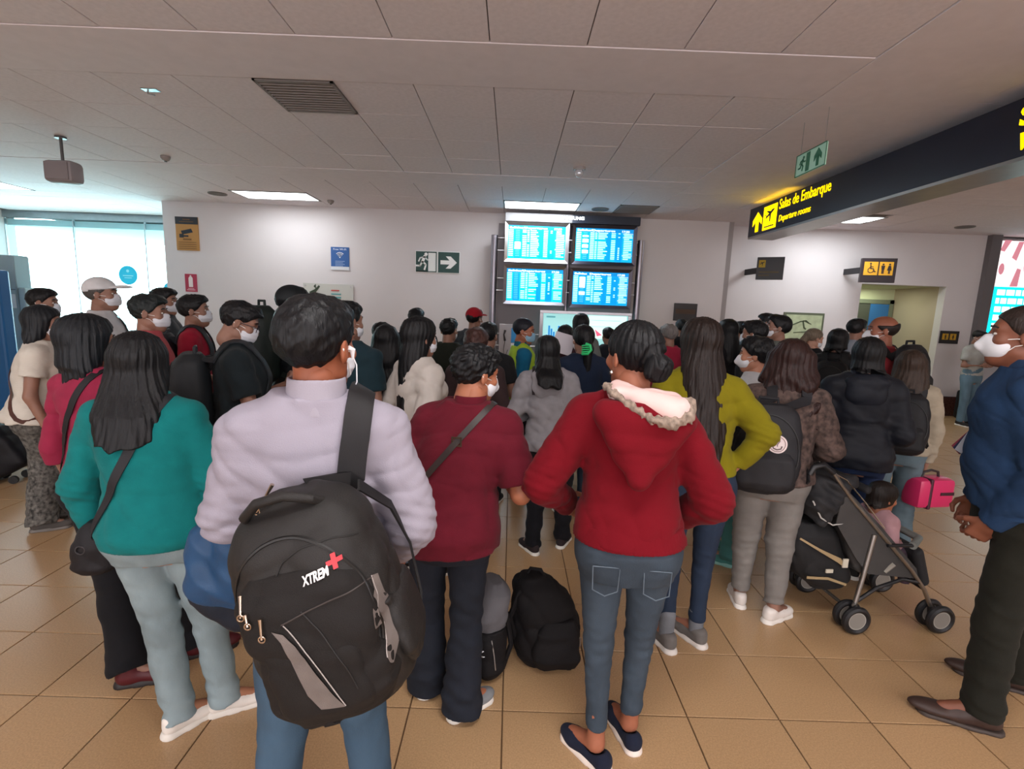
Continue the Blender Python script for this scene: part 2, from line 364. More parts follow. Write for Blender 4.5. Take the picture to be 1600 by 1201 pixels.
def multi(name, polys, M, m, parent, th=0.003):
    g = G()
    for poly in polys:
        n = len(poly); v = [M @ Vector((x, y, 0)) for x, y in poly]+[M @ Vector((x, y, th)) for x, y in poly]
        g.add(v, [tuple(range(n)), tuple(range(2*n-1, n-1, -1))]+[(i, (i+1) % n, (i+1) % n+n, i+n) for i in range(n)])
    o = g.build(name, m, parent)
    if len(polys) > 1 and name in ('print_lines', 'logo_blocks', 'text_line', 'blurred_text', 'status_cells', 'code_text', 'pink_shapes'): o['kind'] = 'stuff'
    return o
def stroke(pts, w):
    out = []
    for (a, b) in zip(pts, pts[1:]):
        d = Vector((b[0]-a[0], b[1]-a[1])); L = d.length; d /= L; n = Vector((-d.y, d.x))*w/2
        a2 = Vector(a)-d*w*.3; b2 = Vector(b)+d*w*.3
        out.append([tuple(a2+n), tuple(a2-n), tuple(b2-n), tuple(b2+n)])
    return out
ARROW = [(-.12, -.5), (.12, -.5), (.12, .05), (.36, -.18), (.36, .12), (0, .5), (-.36, .12), (-.36, -.18), (-.12, .05)]
def sc(poly, s, dx=0, dy=0, rot=0):
    c, q = math.cos(rot), math.sin(rot); return [(dx+s*(x*c-y*q), dy+s*(x*q+y*c)) for x, y in poly]
RUN = [circ(.12, .40, .09, 14)]+stroke([(.05, .28), (-.08, -.02)], .15)+stroke([(-.05, .0), (.12, -.16), (.04, -.42)], .09)+stroke([(-.08, 0), (-.2, -.22), (-.42, -.22)], .09)+stroke([(.05, .26), (-.2, .2), (-.28, .02)], .07)+stroke([(.05, .26), (.2, .1), (.34, .12)], .07)
PLANE = [[(-.42, -.12), (-.34, -.14), (-.1, -.02), (.2, .14), (.42, .3), (.38, .38), (.2, .34), (-.06, .16), (-.3, .02)], [(-.02, .06), (.12, .14), (.1, -.36), (.02, -.4)], [(-.05, .14), (.1, .26), (-.28, .34), (-.34, .3)], [(-.36, .0), (-.28, -.04), (-.42, .14), (-.47, .12)]]
MAN = [circ(0, .40, .09, 14), [(-.16, .28), (.16, .28), (.12, -.1), (-.12, -.1)], [(-.1, -.1), (-.01, -.1), (-.01, -.5), (-.1, -.5)], [(.01, -.1), (.1, -.1), (.1, -.5), (.01, -.5)]]
WOMAN = [circ(0, .40, .09, 14), [(-.1, .28), (.1, .28), (.2, -.18), (-.2, -.18)], [(-.08, -.18), (-.01, -.18), (-.01, -.5), (-.08, -.5)], [(.01, -.18), (.08, -.18), (.08, -.5), (.01, -.5)]]
WHEEL = stroke([(-.08, .3), (-.05, -.02), (.15, -.02), (.25, -.28), (.34, -.26)], .08)+[circ(-.09, .42, .08, 12)]+stroke([(-.08, .14), (.12, .14)], .06)+stroke([(-.12, .08), (-.26, -.08), (-.24, -.28), (-.08, -.38), (.1, -.34), (.17, -.2)], .06)
def S(polys, s, dx, dy): return [sc(p, s, dx, dy) for p in polys]
def board(name, label, lo, hi, m, cat='sign', bev=0.003, parts='panel'):
    c = [(lo[0]+hi[0])/2, (lo[1]+hi[1])/2, lo[2]]; t = empty(name, c); tag(t, label, cat)
    o = G().box([lo[i]-c[i] for i in range(3)], [hi[i]-c[i] for i in range(3)], bev=bev).build(parts, m, t); return t, c
def onboard(o, c):                      # children made in room coordinates: bring them into their board's frame
    o.data.transform(Matrix.Translation((-c[0], -c[1], -c[2]))); return o
# ceiling panels
M_lit = glow('f6fbff', 5.0, 'lit_diffuser')
for (x, y), lab in zip(LPANEL, ('lit rectangular ceiling panel above the wall with the video warning sign', 'lit rectangular ceiling panel above the departure screens', 'lit ceiling panel behind the long yellow-lettered beam sign', 'lit ceiling panel at the left edge near the windows')):
    t = empty('ceiling_light', (x, y, ZC)); tag(t, lab, 'ceiling light'); w, d = 0.58, 0.29
    if x > 5: w = 0.31
    g = G()
    for lo, hi in (((-w, -d, -.006), (w, -d+.025, .02)), ((-w, d-.025, -.006), (w, d, .02)), ((-w, -d, -.006), (-w+.025, d, .02)), ((w-.025, -d, -.006), (w, d, .02))): g.box(lo, hi)
    g.build('frame', plain('8d8a88', .5), t); G().box((-w+.025, -d+.025, 0.0), (w-.025, d-.025, 0.006)).build('diffuser', M_lit, t)
for (x, y), lab in zip([(-4.8, 0.2), (0.4, 0.6), (5.3, 0.4), (-4.8, -3.0), (0.4, -3.0), (5.3, -3.0)], ['behind the camera']*6):
    t = empty('ceiling_light', (x, y, ZC)); tag(t, 'lit rectangular ceiling panel over the queue area outside the picture', 'ceiling light', 'ceiling panels behind the camera')
    G().box((-.58, -.29, -.004), (.58, .29, 0.0)).build('frame', plain('8d8a88', .5), t); G().box((-.55, -.26, -.006), (.55, .26, -.003)).build('diffuser', M_lit, t)
# vents and grilles
for (x, y, d, mm, lab) in ((-1.64, 4.15, .295, '716b68', 'grey square return air grille in the ceiling above the queue'), (1.84, 7.95, .295, '6f6a66', 'dark square air grille beside the ceiling panel over the screens')):
    t = empty('ceiling_vent', (x, y, ZC)); tag(t, lab, 'vent')
    G().box((-.28, -d, -.004), (.28, d, -.001)).build('backing', plain(mm, .8), t)
    for k in range(12): G().box((-.27, -d+.02+k*.047, -.012), (.27, -d+.034+k*.047, -.003)).build('slat', plain('847d7a', .6), t)
    g = G()
    for lo, hi in (((-.29, -d, -.012), (-.27, d, .01)), ((.27, -d, -.012), (.29, d, .01)), ((-.29, -d, -.012), (.29, -d+.02, .01)), ((-.29, d-.02, -.012), (.29, d, .01))): g.box(lo, hi)
    g.build('frame', plain('77706d', .5), t)
for (x, y, lab) in ((-4.56, 7.93, 'round ceiling loudspeaker left of the lit panel'), (1.31, 8.02, 'round ceiling loudspeaker above the right screens'), (7.28, 8.33, 'round ceiling loudspeaker near the grey column')):
    t = empty('ceiling_speaker', (x, y, ZC)); tag(t, lab, 'loudspeaker')
    G().ring((0, 0, -.006), (0, 0, 1), .125, .010, 28, 6).build('rim', plain('6f6966', .5), t, True)
    G().disc((0, 0, -.006), (0, 0, 1), .122, .008, 28).build('grille', mat('speaker_grille', '645e5b', .7, bump=1, bscale=180), t)
for (x, y, lab) in ((-2.91, 8.14, 'small white smoke detector beside the lit panel'), (-4.01, 5.98, 'small sprinkler head in the ceiling above the warning sign')):
    t = empty('smoke_detector', (x, y, ZC)); tag(t, lab, 'detector')
    G().tube([(0, 0, 0), (0, 0, -.02), (0, 0, -.045), (0, 0, -.055)], [.05, .05, .035, .012], 16).build('housing', plain('8f8784', .5), t, True); G().disc((0, 0, -.058), (0, 0, 1), .015, .01, 10).build('sensor', plain('4c4847', .4), t)
t = empty('dome_camera', (0.69, 5.81, ZC)); tag(t, 'small glass-domed ceiling camera above the screens', 'camera')
G().disc((0, 0, -.01), (0, 0, 1), .07, .02, 24).build('base', plain('9c9593', .5), t, True); G().ell((0, 0, -.055), (.048, .048, .05)).build('dome', mat('smoked_dome', 'd8dce4', .08, spec=.9, metal=.4), t, True); G().ring((0, 0, -.02), (0, 0, 1), .05, .008).build('collar', plain('c8c6c6', .4), t, True)
t = empty('ceiling_hook', (-2.85, 4.13, ZC)); tag(t, 'small metal bracket fixed to a ceiling tile', 'bracket')
G().box((-.06, -.03, -.006), (.06, .03, 0), bev=.002).build('plate', metal('9fb3b6'), t); G().tube([(-.02, 0, 0), (-.02, 0, -.03), (.03, 0, -.04)], .007).build('hook', metal(), t)
t = empty('hanging_speaker', (-4.68, 5.4, 2.9)); tag(t, 'grey rounded speaker box hanging under the ceiling at left', 'loudspeaker')
G().box((-.15, -.09, -.11), (.15, .09, .11), bev=.045).build('housing', mat('grey_plastic', '8f8688', .5), t, True)
G().box((-.12, -.096, -.085), (.12, -.088, .085), bev=.003).build('grille', mat('speaker_mesh', '857c7e', .7, bump=1, bscale=260), t)
G().tube([(0, 0, .1), (0, 0, .35)], .014).disc((0, 0, .34), (0, 0, 1), .05, .02).build('bracket', plain('4e4c4d', .4), t)
# the long overhead direction sign
XB = 3.3
t, c = board('overhead_sign', 'long dark blue overhead sign with yellow lit lettering running towards the camera', (XB, 1.5, 2.79), (XB+.36, 7.27, 3.17), mat('navy_sheet', '12182c', .35, spec=.5), parts='sign_body')
tag(onboard(G().box((XB+.004, 1.5, 2.765), (XB+.356, 7.27, 2.79)).build('underside', metal('a5a09d', .35), t), c))
for yy in (2.2, 4.6, 6.9): onboard(G().tube([(XB+.18, yy, 3.17), (XB+.18, yy, ZC)], .015).build('hanger', metal(), t), c)
M_yel = glow('ffd800', 1.6, 'yellow_letters')
def BMs(px, py): p = at(px, py, X=XB); return frame((XB-.001, p[1], p[2]), (0, -1, 0), (0, 0, 1)), p
def span(a, b): return abs(at(*a, X=XB)[1]-at(*b, X=XB)[1])
M0, p = BMs(1183.5, 347); onboard(flat('arrow', [(x*1.35, y) for x, y in sc(ARROW, .26)], M0, M_yel, t), c)
M0, p = BMs(1203, 339); w = span((1193, 339), (1213, 339)); onboard(flat('plane_panel', [(-w/2, -.15), (w/2, -.15), (w/2, .15), (-w/2, .15)], M0, M_yel, t), c)
onboard(multi('plane_symbol', [[(x*1.25, y) for x, y in q] for q in S(PLANE, .2, 0, .02)]+[[(-w*.36, -.12), (w*.36, -.12), (w*.36, -.105), (-w*.36, -.105)]], M0 @ Matrix.Translation((0, 0, .003)), plain('15182a'), t), c)
M0, p = BMs(1217, 332); onboard(letters('lettering', 'Salas de Embarque', M0, span((1217, 333), (1297, 308)), .16, M_yel, t, bold=.0005), c)
M0, p = BMs(1216, 349.5); onboard(letters('lettering', 'Departure rooms', M0, span((1216, 350), (1266, 334)), .10, M_yel, t, bold=0, shear=.2), c)
p = at(1592, 199, X=XB); onboard(letters('lettering', 'S', frame((XB-.001, p[1], p[2]), (0, -1, 0), (0, 0, 1)), .11, .13, M_yel, t, bold=.003), c)
p = at(1590, 236, X=XB); onboard(letters('lettering', 'V', frame((XB-.001, p[1], p[2]), (0, -1, 0), (0, 0, 1)), .11, .11, M_yel, t, bold=.003, shear=.25), c)
onboard(G().box((XB+.02, 6.3, 3.172), (XB+.10, 7.2, 3.176)).build('lit_gap', glow('ffd21a', 3.0, 'yellow_leak'), t), c)
# hanging exit sign seen from behind the beam
a, b = at(1247, 244, X=2.3), at(1294, 222, X=2.3)
t = empty('exit_sign', (2.3, (a[1]+b[1])/2, 2.83)); tag(t, 'translucent green exit sign hanging from the ceiling with an upward arrow', 'sign'); L = abs(a[1]-b[1])
M1 = frame((-.006, 0, .085), (0, -1, 0), (0, 0, 1)); hw = L/2
G().box((-.004, -hw, 0), (.004, hw, .165), bev=.001).build('panel', mat('mint_acrylic', 'a3ccb6', .4, emit=.10), t)
M_grn = plain('1d6b4a', .5)
multi('running_figure', S(RUN, .12, -hw*.55, 0), M1, M_grn, t); multi('doorway', [[(-hw*.28, -.07), (-.01, -.07), (-.01, .07), (-hw*.28, .07)]], M1, M_grn, t)
flat('arrow', [(x+hw*.5, y) for x, y in sc(ARROW, .13)], M1, M_grn, t)
multi('border', stroke([(-hw, -.082), (hw, -.082), (hw, .082), (-hw, .082), (-hw, -.082)], .006), M1, M_grn, t)
for yy in (-hw*.8, hw*.8): G().tube([(0, yy, .165), (0, yy, ZC-2.83)], .0025, 5).build('wire', metal(), t)
# flag signs on brackets
def flagsign(name, label, q, wall_y):
    (x0, x1, z0, z1) = q; t = empty(name, (x0, 8.6, z0)); tag(t, label, 'sign')
    return t
a = at(1185, 403, Y=8.55); b = at(1219, 398, Y=8.35)
t = empty('flag_sign', (4.12, 8.62, 2.31)); tag(t, 'dark flag sign with a small yellow plane symbol, left of the washroom sign', 'sign')
ang = math.radians(-28); RM = Matrix.Rotation(ang, 4, 'Z')
G().box((0, -.03, 0), (.41, .03, .37), RM, bev=.004).build('panel', plain('1c1c20', .4), t)
MM = RM @ frame((0, -.033, 0), (1, 0, 0), (0, 0, 1))
flat('yellow_tile', [(.03, .2), (.13, .2), (.13, .32), (.03, .32)], MM, plain('b39520'), t); multi('plane_symbol', S(PLANE, .09, .08, .26), MM @ Matrix.Translation((0, 0, .003)), plain('17171a'), t)
multi('text_line', [[(.04, .11), (.34, .11), (.34, .135), (.04, .135)], [(.04, .06), (.2, .06), (.2, .08), (.04, .08)]], MM, plain('5a4c2a'), t)
G().box((.0, -.01, .1), (.03, .5, .2), bev=.002).build('bracket', plain('26262a'), t)
t = empty('flag_sign', (5.88, 8.62, 2.33)); tag(t, 'dark flag sign with yellow wheelchair and washroom symbols over the passage', 'sign')
G().box((0, -.03, 0), (.52, .03, .40), Matrix.Rotation(math.radians(-14), 4, 'Z'), bev=.004).build('panel', plain('2a2226', .4), t)
MM = Matrix.Rotation(math.radians(-14), 4, 'Z') @ frame((0, -.033, 0), (1, 0, 0), (0, 0, 1)); M_y2 = plain('e0a52a', .5)
flat('yellow_tile', [(.04, .12), (.245, .12), (.245, .34), (.04, .34)], MM, M_y2, t); flat('yellow_tile', [(.265, .12), (.47, .12), (.47, .34), (.265, .34)], MM, M_y2, t)
MK = MM @ Matrix.Translation((0, 0, .003)); multi('wheelchair_symbol', S(WHEEL, .19, .15, .23), MK, plain('2a2226'), t); multi('people_symbol', S(MAN, .17, .32, .23)+S(WOMAN, .17, .415, .23), MK, plain('2a2226'), t)
G().box((.0, 0, .15), (.03, .5, .25), bev=.002).build('bracket', plain('26262a'), t)
# wall signs, left
t, c = board('warning_sign', 'orange and dark video surveillance warning sign high on the left wall', (-5.73, 8.68, 2.45), (-5.35, 8.70, 3.0), plain('b98a4e', .6), parts='sheet')
onboard(G().box((-5.73, 8.676, 2.88), (-5.35, 8.682, 3.0)).build('header', plain('2c3038', .5), t), c)
onboard(multi('camera_symbol', [[(-.1, .02), (.07, .06), (.1, .0), (-.08, -.04)], [(-.13, -.03), (-.06, -.03), (-.06, -.09), (-.13, -.09)], [(-.06, -.05), (.02, -.05), (.02, -.075), (-.06, -.075)]], BK(-5.54, 2.75, 8.678), plain('25303c'), t), c)
onboard(multi('print_lines', [[(-.07, -.13+0), (.07, -.13), (.07, -.105), (-.07, -.105)]]+[[(-.15, -.17-.035*k), (.15, -.17-.035*k), (.15, -.16-.035*k), (-.15, -.16-.035*k)] for k in range(4)]+[[(-.12, .165), (.12, .165), (.12, .175), (-.12, .175)], [(-.06, .2), (.06, .2), (.06, .215), (-.06, .215)]], BK(-5.54, 2.75, 8.675), plain('7d5930'), t), c)
t, c = board('extinguisher_sign', 'small red fire extinguisher sign on the left wall', (-5.63, 8.685, 1.76), (-5.43, 8.70, 2.06), plain('a8324c', .5), parts='sheet')
onboard(multi('extinguisher_symbol', [[(-.035, -.1), (.035, -.1), (.035, .05), (.02, .075), (-.02, .075), (-.035, .05)], [(-.012, .075), (.012, .075), (.012, .1), (-.012, .1)]], BK(-5.53, 1.94, 8.684), plain('e6dcdc'), t), c)
onboard(multi('print_lines', [[(-.07, -.155), (.07, -.155), (.07, -.14), (-.07, -.14)], [(-.05, -.132), (.05, -.132), (.05, -.12), (-.05, -.12)]], BK(-5.53, 1.94, 8.684), plain('d8a6ae'), t), c)
t, c = board('wifi_sign', 'blue wireless internet sign on the white wall', (-3.12, 8.685, 2.22), (-2.81, 8.70, 2.6), plain('2c5d9e', .5), parts='sheet')
onboard(G().box((-3.12, 8.681, 2.22), (-2.81, 8.686, 2.275)).build('white_strip', plain('dfe3e8', .5), t), c)
arcs = []
for r in (.03, .055, .08):
    arcs += stroke([(r*math.cos(math.radians(d)), r*math.sin(math.radians(d))) for d in range(45, 140, 15)], .012)
onboard(multi('wireless_symbol', arcs+[circ(0, 0, .012, 10)], BK(-2.965, 2.43, 8.684), plain('f2f5fa'), t), c)
onboard(letters('lettering', 'Free Wi-Fi', BK(-3.075, 2.548, 8.684), .22, .03, plain('dfe8f5'), t), c)
onboard(multi('print_lines', [[(-.08, -.07-.025*k), (.08-.03*(k % 2), -.07-.025*k), (.08-.03*(k % 2), -.062-.025*k), (-.08, -.062-.025*k)] for k in range(4)], BK(-2.965, 2.43, 8.684), plain('9db8dd'), t), c)
t, c = board('exit_sign', 'green and white exit sign with running figure and right arrow', (-1.68, 8.685, 2.23), (-0.92, 8.70, 2.59), plain('e8ecea', .5), parts='sheet')
M_dg = plain('1f4743', .5)
onboard(multi('green_fields', [[(-.37, -.17), (-.16, -.17), (-.16, .17), (-.37, .17)], [(-.03, -.17), (-.015, -.17), (-.015, .17), (-.03, .17)], [(.01, -.17), (.37, -.17), (.37, .17), (.01, .17)], [(-.16, .15), (-.03, .15), (-.03, .17), (-.16, .17)], [(-.37, -.17), (-.02, -.17), (-.02, -.155), (-.37, -.155)]], BK(-1.30, 2.41, 8.684), M_dg, t), c)
onboard(multi('running_figure', S(RUN, .31, -.235, 0), BK(-1.30, 2.41, 8.681), plain('f2f4f3'), t), c)
onboard(flat('arrow', sc([(x*1.0, y) for x, y in ARROW], .28, .19, 0, -math.pi/2), BK(-1.30, 2.41, 8.681), plain('f2f4f3'), t), c)
t, c = board('acrylic_board', 'clear acrylic notice board with coloured print, behind the big dark head', (-3.6, 8.67, 1.56), (-2.74, 8.68, 1.98), mat('acrylic', 'c9cac4', .15, spec=.6), parts='sheet')
for x in (-3.56, -2.78):
    for z in (1.6, 1.94): onboard(G().tube([(x, 8.70, z), (x, 8.66, z)], .014, 12).build('standoff', metal(), t), c)
onboard(multi('print_lines', [[(.0, 0), (.14, 0), (.14, .02), (.0, .02)]], BK(-3.12, 1.86, 8.668), plain('c9524c'), t), c)
onboard(multi('print_lines', [[(.0, 0), (.17, 0), (.17, .02), (.0, .02)], [(.03, -.06), (.17, -.06), (.17, -.035), (.03, -.035)]], BK(-3.12, 1.80, 8.668), plain('4f9ea0'), t), c)
onboard(multi('emblem', [[(0, .0), (.1, .05), (.17, .12), (.19, .10), (.12, .0), (.02, -.02)], [(.08, .1), (.12, .14), (.12, .06)]], BK(-3.50, 1.83, 8.668), plain('2c3c2c'), t), c)
onboard(multi('print_lines', [[(0, 0), (.15, 0), (.15, .022), (0, .022)]], BK(-3.33, 1.72, 8.668), plain('2b2f3c'), t), c)
t, c = board('dark_notice', 'small dark notice with a brown band on the wall right of the screens', (2.80, 8.68, 1.57), (3.2, 8.70, 1.87), plain('1d1718', .4), parts='sheet')
onboard(G().box((2.83, 8.676, 1.69), (3.17, 8.681, 1.77)).build('brown_band', plain('4a3423'), t), c)
t, c = board('framed_picture', 'framed pale green picture with a dark bird-like sketch on the right wall', (4.90, 9.02, 1.28), (5.63, 9.05, 1.79), plain('5c6450', .5), cat='picture', parts='frame')
onboard(G().box((4.94, 9.012, 1.32), (5.59, 9.021, 1.75)).build('print', mat('pale_print', 'b3bf9c', .5, var=.2, vscale=9), t), c)
onboard(multi('sketch', stroke([(-.18, .02), (-.05, .08), (.05, .1), (.1, .06)], .02)+stroke([(.0, .08), (.03, -.03), (.06, -.05)], .025)+stroke([(-.15, -.12), (.05, -.1), (.15, -.06)], .014)+stroke([(.0, .1), (.15, .04)], .012), BK(5.25, 1.55, 9.010), plain('4d5a44'), t), c)
t, c = board('washroom_sign', 'small black sign with two yellow tiles beside the grey column', (7.78, 9.03, 1.33), (8.12, 9.05, 1.56), plain('1b191a', .4), parts='sheet')
for k in (0, 1): onboard(flat('yellow_tile', [(-.13+.14*k, -.05), (-.02+.14*k, -.05), (-.02+.14*k, .06), (-.13+.14*k, .06)], BK(7.945, 1.45, 9.028), plain('c79a24'), t), c)
onboard(multi('people_symbol', S(MAN, .09, 7.87-7.945, .005)+S(WOMAN, .09, .065, .005), BK(7.945, 1.45, 9.024), plain('2a2420'), t), c)
# backlit advertisement
t, c = board('advertising_lightbox', 'tall backlit advertisement with pink and white picture over a cyan text block', (8.56, 9.10, 0.98), (10.9, 9.24, 3.22), plain('8f8c8d', .4), parts='casing')
onboard(G().box((8.6, 9.09, 2.38), (10.86, 9.10, 3.18)).build('lit_picture', mat('lit_picture', 'f4dede', .5, emit=1.35, var=.30, vscale=3.5), t), c)
onboard(multi('pink_shapes', [circ(.55, .4, .06, 18, .17), [(.25, .5), (.33, .78), (.42, .78), (.34, .45)], [(.3, .0), (.38, .32), (.45, .3), (.44, .0)], circ(.1, .3, .05, 14, .1), [(.02, .62), (.08, .8), (.2, .8), (.1, .6)], circ(.9, .3, .1, 20, .2)], BK(8.62, 2.39, 9.088), glow('c77f8c', .9, 'pink_print'), t), c)
onboard(G().box((8.6, 9.09, 1.42), (10.86, 9.10, 2.38)).build('cyan_field', glow('18dcec', 1.15, 'cyan_light'), t), c)
onboard(G().box((8.6, 9.09, 1.02), (10.86, 9.10, 1.42)).build('white_field', glow('eefcff', 1.5, 'white_light'), t), c)
pl = []
for r in range(6):
    x = .0
    while x < 1.3:
        w = random.uniform(.06, .2); z = .78-r*.15; pl.append([(x, z), (x+w, z), (x+w, z+.10), (x, z+.10)]); x += w+.025
onboard(multi('blurred_text', pl, BK(8.72, 1.45, 9.088), glow('f2fffc', 1.3, 'white_print'), t), c)
# screens
YS = 8.30
M_fr = metal('9b97a0', .35)
def monitor(label, x0, x1, z0, z1, bezcol, bg, title, seed, logos):
    t = empty('departure_screen', ((x0+x1)/2, YS, z0)); tag(t, label, 'screen', 'departure screens'); r = random.Random(seed); w = (x1-x0)/2; h = z1-z0; b = .055
    G().box((-w+.03, .03, .03), (w-.03, .14, h-.03), bev=.01).build('housing', plain('37343a', .5), t)
    v = [(-w, 0, 0), (w, 0, 0), (w, 0, h), (-w, 0, h), (-w+b, .03, b), (w-b, .03, b), (w-b, .03, h-b), (-w+b, .03, h-b), (-w, .06, 0), (w, .06, 0), (w, .06, h), (-w, .06, h)]
    f = [(0, 1, 5, 4), (1, 2, 6, 5), (2, 3, 7, 6), (3, 0, 4, 7), (0, 8, 9, 1), (1, 9, 10, 2), (2, 10, 11, 3), (3, 11, 8, 0)]
    G().add(v, f).build('bezel', metal(bezcol, .3), t)
    W2, H2 = 2*(w-b), h-2*b
    G().box((-w+b, .028, b), (w-b, .034, h-b)).build('lit_panel', glow(bg, 1.0, 'screen_blue'), t)
    MM = frame((-w+b, .026, b), (1, 0, 0), (0, 0, 1))
    multi('title_bar', [[(0, H2*.88), (W2, H2*.88), (W2, H2), (0, H2)]], MM, glow('1488cc', .9, 'screen_title'), t, .001)
    letters('title', title, MM @ Matrix.Translation((W2*.02, H2*.895, .002)), W2*.66, H2*.075, glow('f0ffff', 1.3, 'screen_white'), t, bold=.004, depth=.001)
    letters('clock', '17:30', MM @ Matrix.Translation((W2*.8, H2*.90, .002)), W2*.13, H2*.06, glow('f0ffff', 1.3, 'screen_white'), t, bold=.003, depth=.001)
    rows, dark, blocks, lilac = [], [], [], []
    N = 15
    for k in range(N):
        z = H2*(.85-k*.055); hh = H2*.030
        for a, bb in ((.01, .09), (.25, .32), (.335, .37), (.39, r.uniform(.48, .56)), (.62, .69), (.84, r.choice((.93, .98, .98)))):
            if r.random() < .96: rows.append([(W2*a, z), (W2*bb, z), (W2*bb, z+hh), (W2*a, z+hh)])
        if r.random() < .35: rows.append([(W2*.74, z), (W2*.77, z), (W2*.77, z+hh), (W2*.74, z+hh)])
        if k in logos: blocks.append([(W2*.115, z-.002), (W2*.22, z-.002), (W2*.22, z+hh+.006), (W2*.115, z+hh+.006)])
        else: dark.append([(W2*.13, z), (W2*.2, z), (W2*.2, z+hh*.6), (W2*.13, z+hh*.6)])
        if r.random() < .25: lilac.append([(W2*.82, z-.003), (W2*.99, z-.003), (W2*.99, z+hh+.003), (W2*.82, z+hh+.003)])
    for a, bb in ((.11, .23), (.53, .61), (.70, .81)): multi('schedule_column', [[(W2*a, .01), (W2*bb, .01), (W2*bb, H2*.86), (W2*a, H2*.86)]], MM, glow('0a93d6', .95, 'screen_column'), t, .0006)
    if lilac: multi('status_cells', lilac, MM, glow('9fc6ea', .9, 'screen_lilac'), t, .001)
    o = multi('schedule_text', rows, MM, glow('b6f5ee', 1.15, 'screen_text'), t, .0016); o['kind'] = 'stuff'
    if blocks: multi('logo_blocks', blocks, MM, glow('f6eef6', 1.25, 'screen_logo'), t, .0014)
    if dark: multi('code_text', dark, MM, glow('5cc0ea', .9, 'screen_code'), t, .0014)
    return t
monitor('upper left departure screen in a bright silver frame', -.16, .88, 2.43, 3.06, 'e6e4ea', '14bfe0', 'Salidas/Departures', 1, (7, 8, 9, 10))
monitor('upper right departure screen with pink and white airline blocks', .94, 1.98, 2.43, 3.06, '7c7886', '14a8e0', 'Salidas/Departures', 2, (2, 4, 5, 7, 8, 10, 11))
monitor('lower left departure screen with a plain blue column', -.16, .87, 1.75, 2.38, 'a7a2aa', '14bfe0', 'Salidas/Departures', 3, ())
monitor('lower right departure screen with one tall white block', .93, 1.95, 1.73, 2.37, '7c7886', '149fe0', 'Salidas  Departures', 4, (1, 2, 3, 4, 5, 6, 9, 10))
t = empty('screen_stand', (0.88, YS+.16, 0)); tag(t, 'steel stand with two tall posts carrying the departure screens', 'stand')
for x in (-.33-.88, 2.09-.88): G().tube([(x, 0, 0), (x, 0, 2.86)], .055, 20).disc((x, 0, .01), (0, 0, 1), .14, .02).build('post', M_fr, t, True)
G().tube([(.02, .02, 0), (.02, .02, 3.1)], .03, 14).build('post', M_fr, t, True)
for z in (2.82, 2.62, 2.17, 1.97, 1.25, 1.05): G().tube([(-1.21, .0, z), (1.21, .0, z)], .012, 10).build('crossbar', metal('c9c7cc'), t, True)
G().box((-1.15, .16, .02), (1.15, .18, 1.72)).box((-1.15, .16, 1.72), (1.15, .18, 3.08)).build('back_shade_panel', plain('8a8388', .6), t)  # grey sheet whose colour stands in for shade on the wall behind
t = empty('screen_header', (.92, YS, 3.07)); tag(t, 'dark header bar with white brand lettering above the screens', 'sign')
G().box((0.0, .0, 0), (1.1, .1, .13), bev=.003).build('header_bar', plain('1a2233', .4), t); G().box((-1.08, .0, 0), (0, .1, .13), bev=.003).build('header_bar', plain('6e6d6f', .5), t)
letters('lettering', 'SAMSUNG', frame((-.19, -.004, .05), (1, 0, 0), (0, 0, 1)), .38, .055, glow('ffffff', 1.6, 'lit_letters'), t, bold=.004)
t = empty('information_screen', (1.22, YS-.02, .88)); tag(t, 'large pale cyan information display below the departure screens', 'screen')
g = G()
for lo, hi in (((-.76, -.03, 0), (.76, .05, .05)), ((-.76, -.03, .74), (.76, .05, .79)), ((-.76, -.03, .05), (-.70, .05, .74)), ((.70, -.03, .05), (.76, .05, .74))): g.box(lo, hi, bev=.004)
g.build('frame', metal('aaa8ad', .3), t); G().box((-.70, 0, .05), (.70, .05, .74)).build('lit_panel', glow('9fd6d6', .85, 'pale_screen'), t)
G().box((.05, -.004, .35), (.68, 0, .73)).build('bright_field', glow('d5f7ee', 1.0, 'paler_screen'), t)
MM = frame((-.7, -.006, .05), (1, 0, 0), (0, 0, 1))
multi('bar_chart', [[(.05+.04*k, .3), (.08+.04*k, .3), (.08+.04*k, .34+.05*((k*3) % 4)), (.05+.04*k, .34+.05*((k*3) % 4))] for k in range(6)], MM, glow('2f86c8', .8, 'chart_blue'), t)
multi('pink_pointer', [[(.86, .46), (.99, .36), (.90, .34)]], MM, glow('e8607e', 1.0, 'pink_lit'), t)
multi('print_lines', [[(.05, .62), (.2, .62), (.2, .65), (.05, .65)], [(.8, .6), (1.3, .6), (1.3, .605), (.8, .605)], [(.8, .5), (1.3, .5), (1.3, .505), (.8, .505)]], MM, glow('6aa8b0', .7, 'screen_lines'), t)
G().box((-.5, .06, -.88), (-.42, .12, .05)).box((.42, .06, -.88), (.5, .12, .05)).build('support', M_fr, t)
t = empty('telephone_panel', (0.0, 8.22, .7)); tag(t, 'pale wall telephone board with blue leaflet beside the man in the vest', 'telephone')
G().box((-.2, -.02, 0), (.2, .02, .72), bev=.006).build('board', plain('a9a3a6', .5), t); G().box((0, -.026, .42), (.15, -.02, .66)).build('leaflet', plain('2f8fcf', .5), t); G().box((0, -.026, .24), (.15, -.02, .41)).build('card', plain('dfe6ea', .5), t)
G().tube([(-.1, -.05, .62), (-.12, -.07, .55), (-.1, -.05, .45)], [.02, .013, .02]).build('handset', plain('28252a', .4), t, True); G().tube([(-.1, -.05, .45), (-.12, -.06, .3), (-.1, -.03, .15), (-.05, -.03, .3)], .005, 6).build('cord', plain('222022', .4), t, True)
G().box((-.04, 0, -.7), (.04, .05, .02)).build('support', M_fr, t)
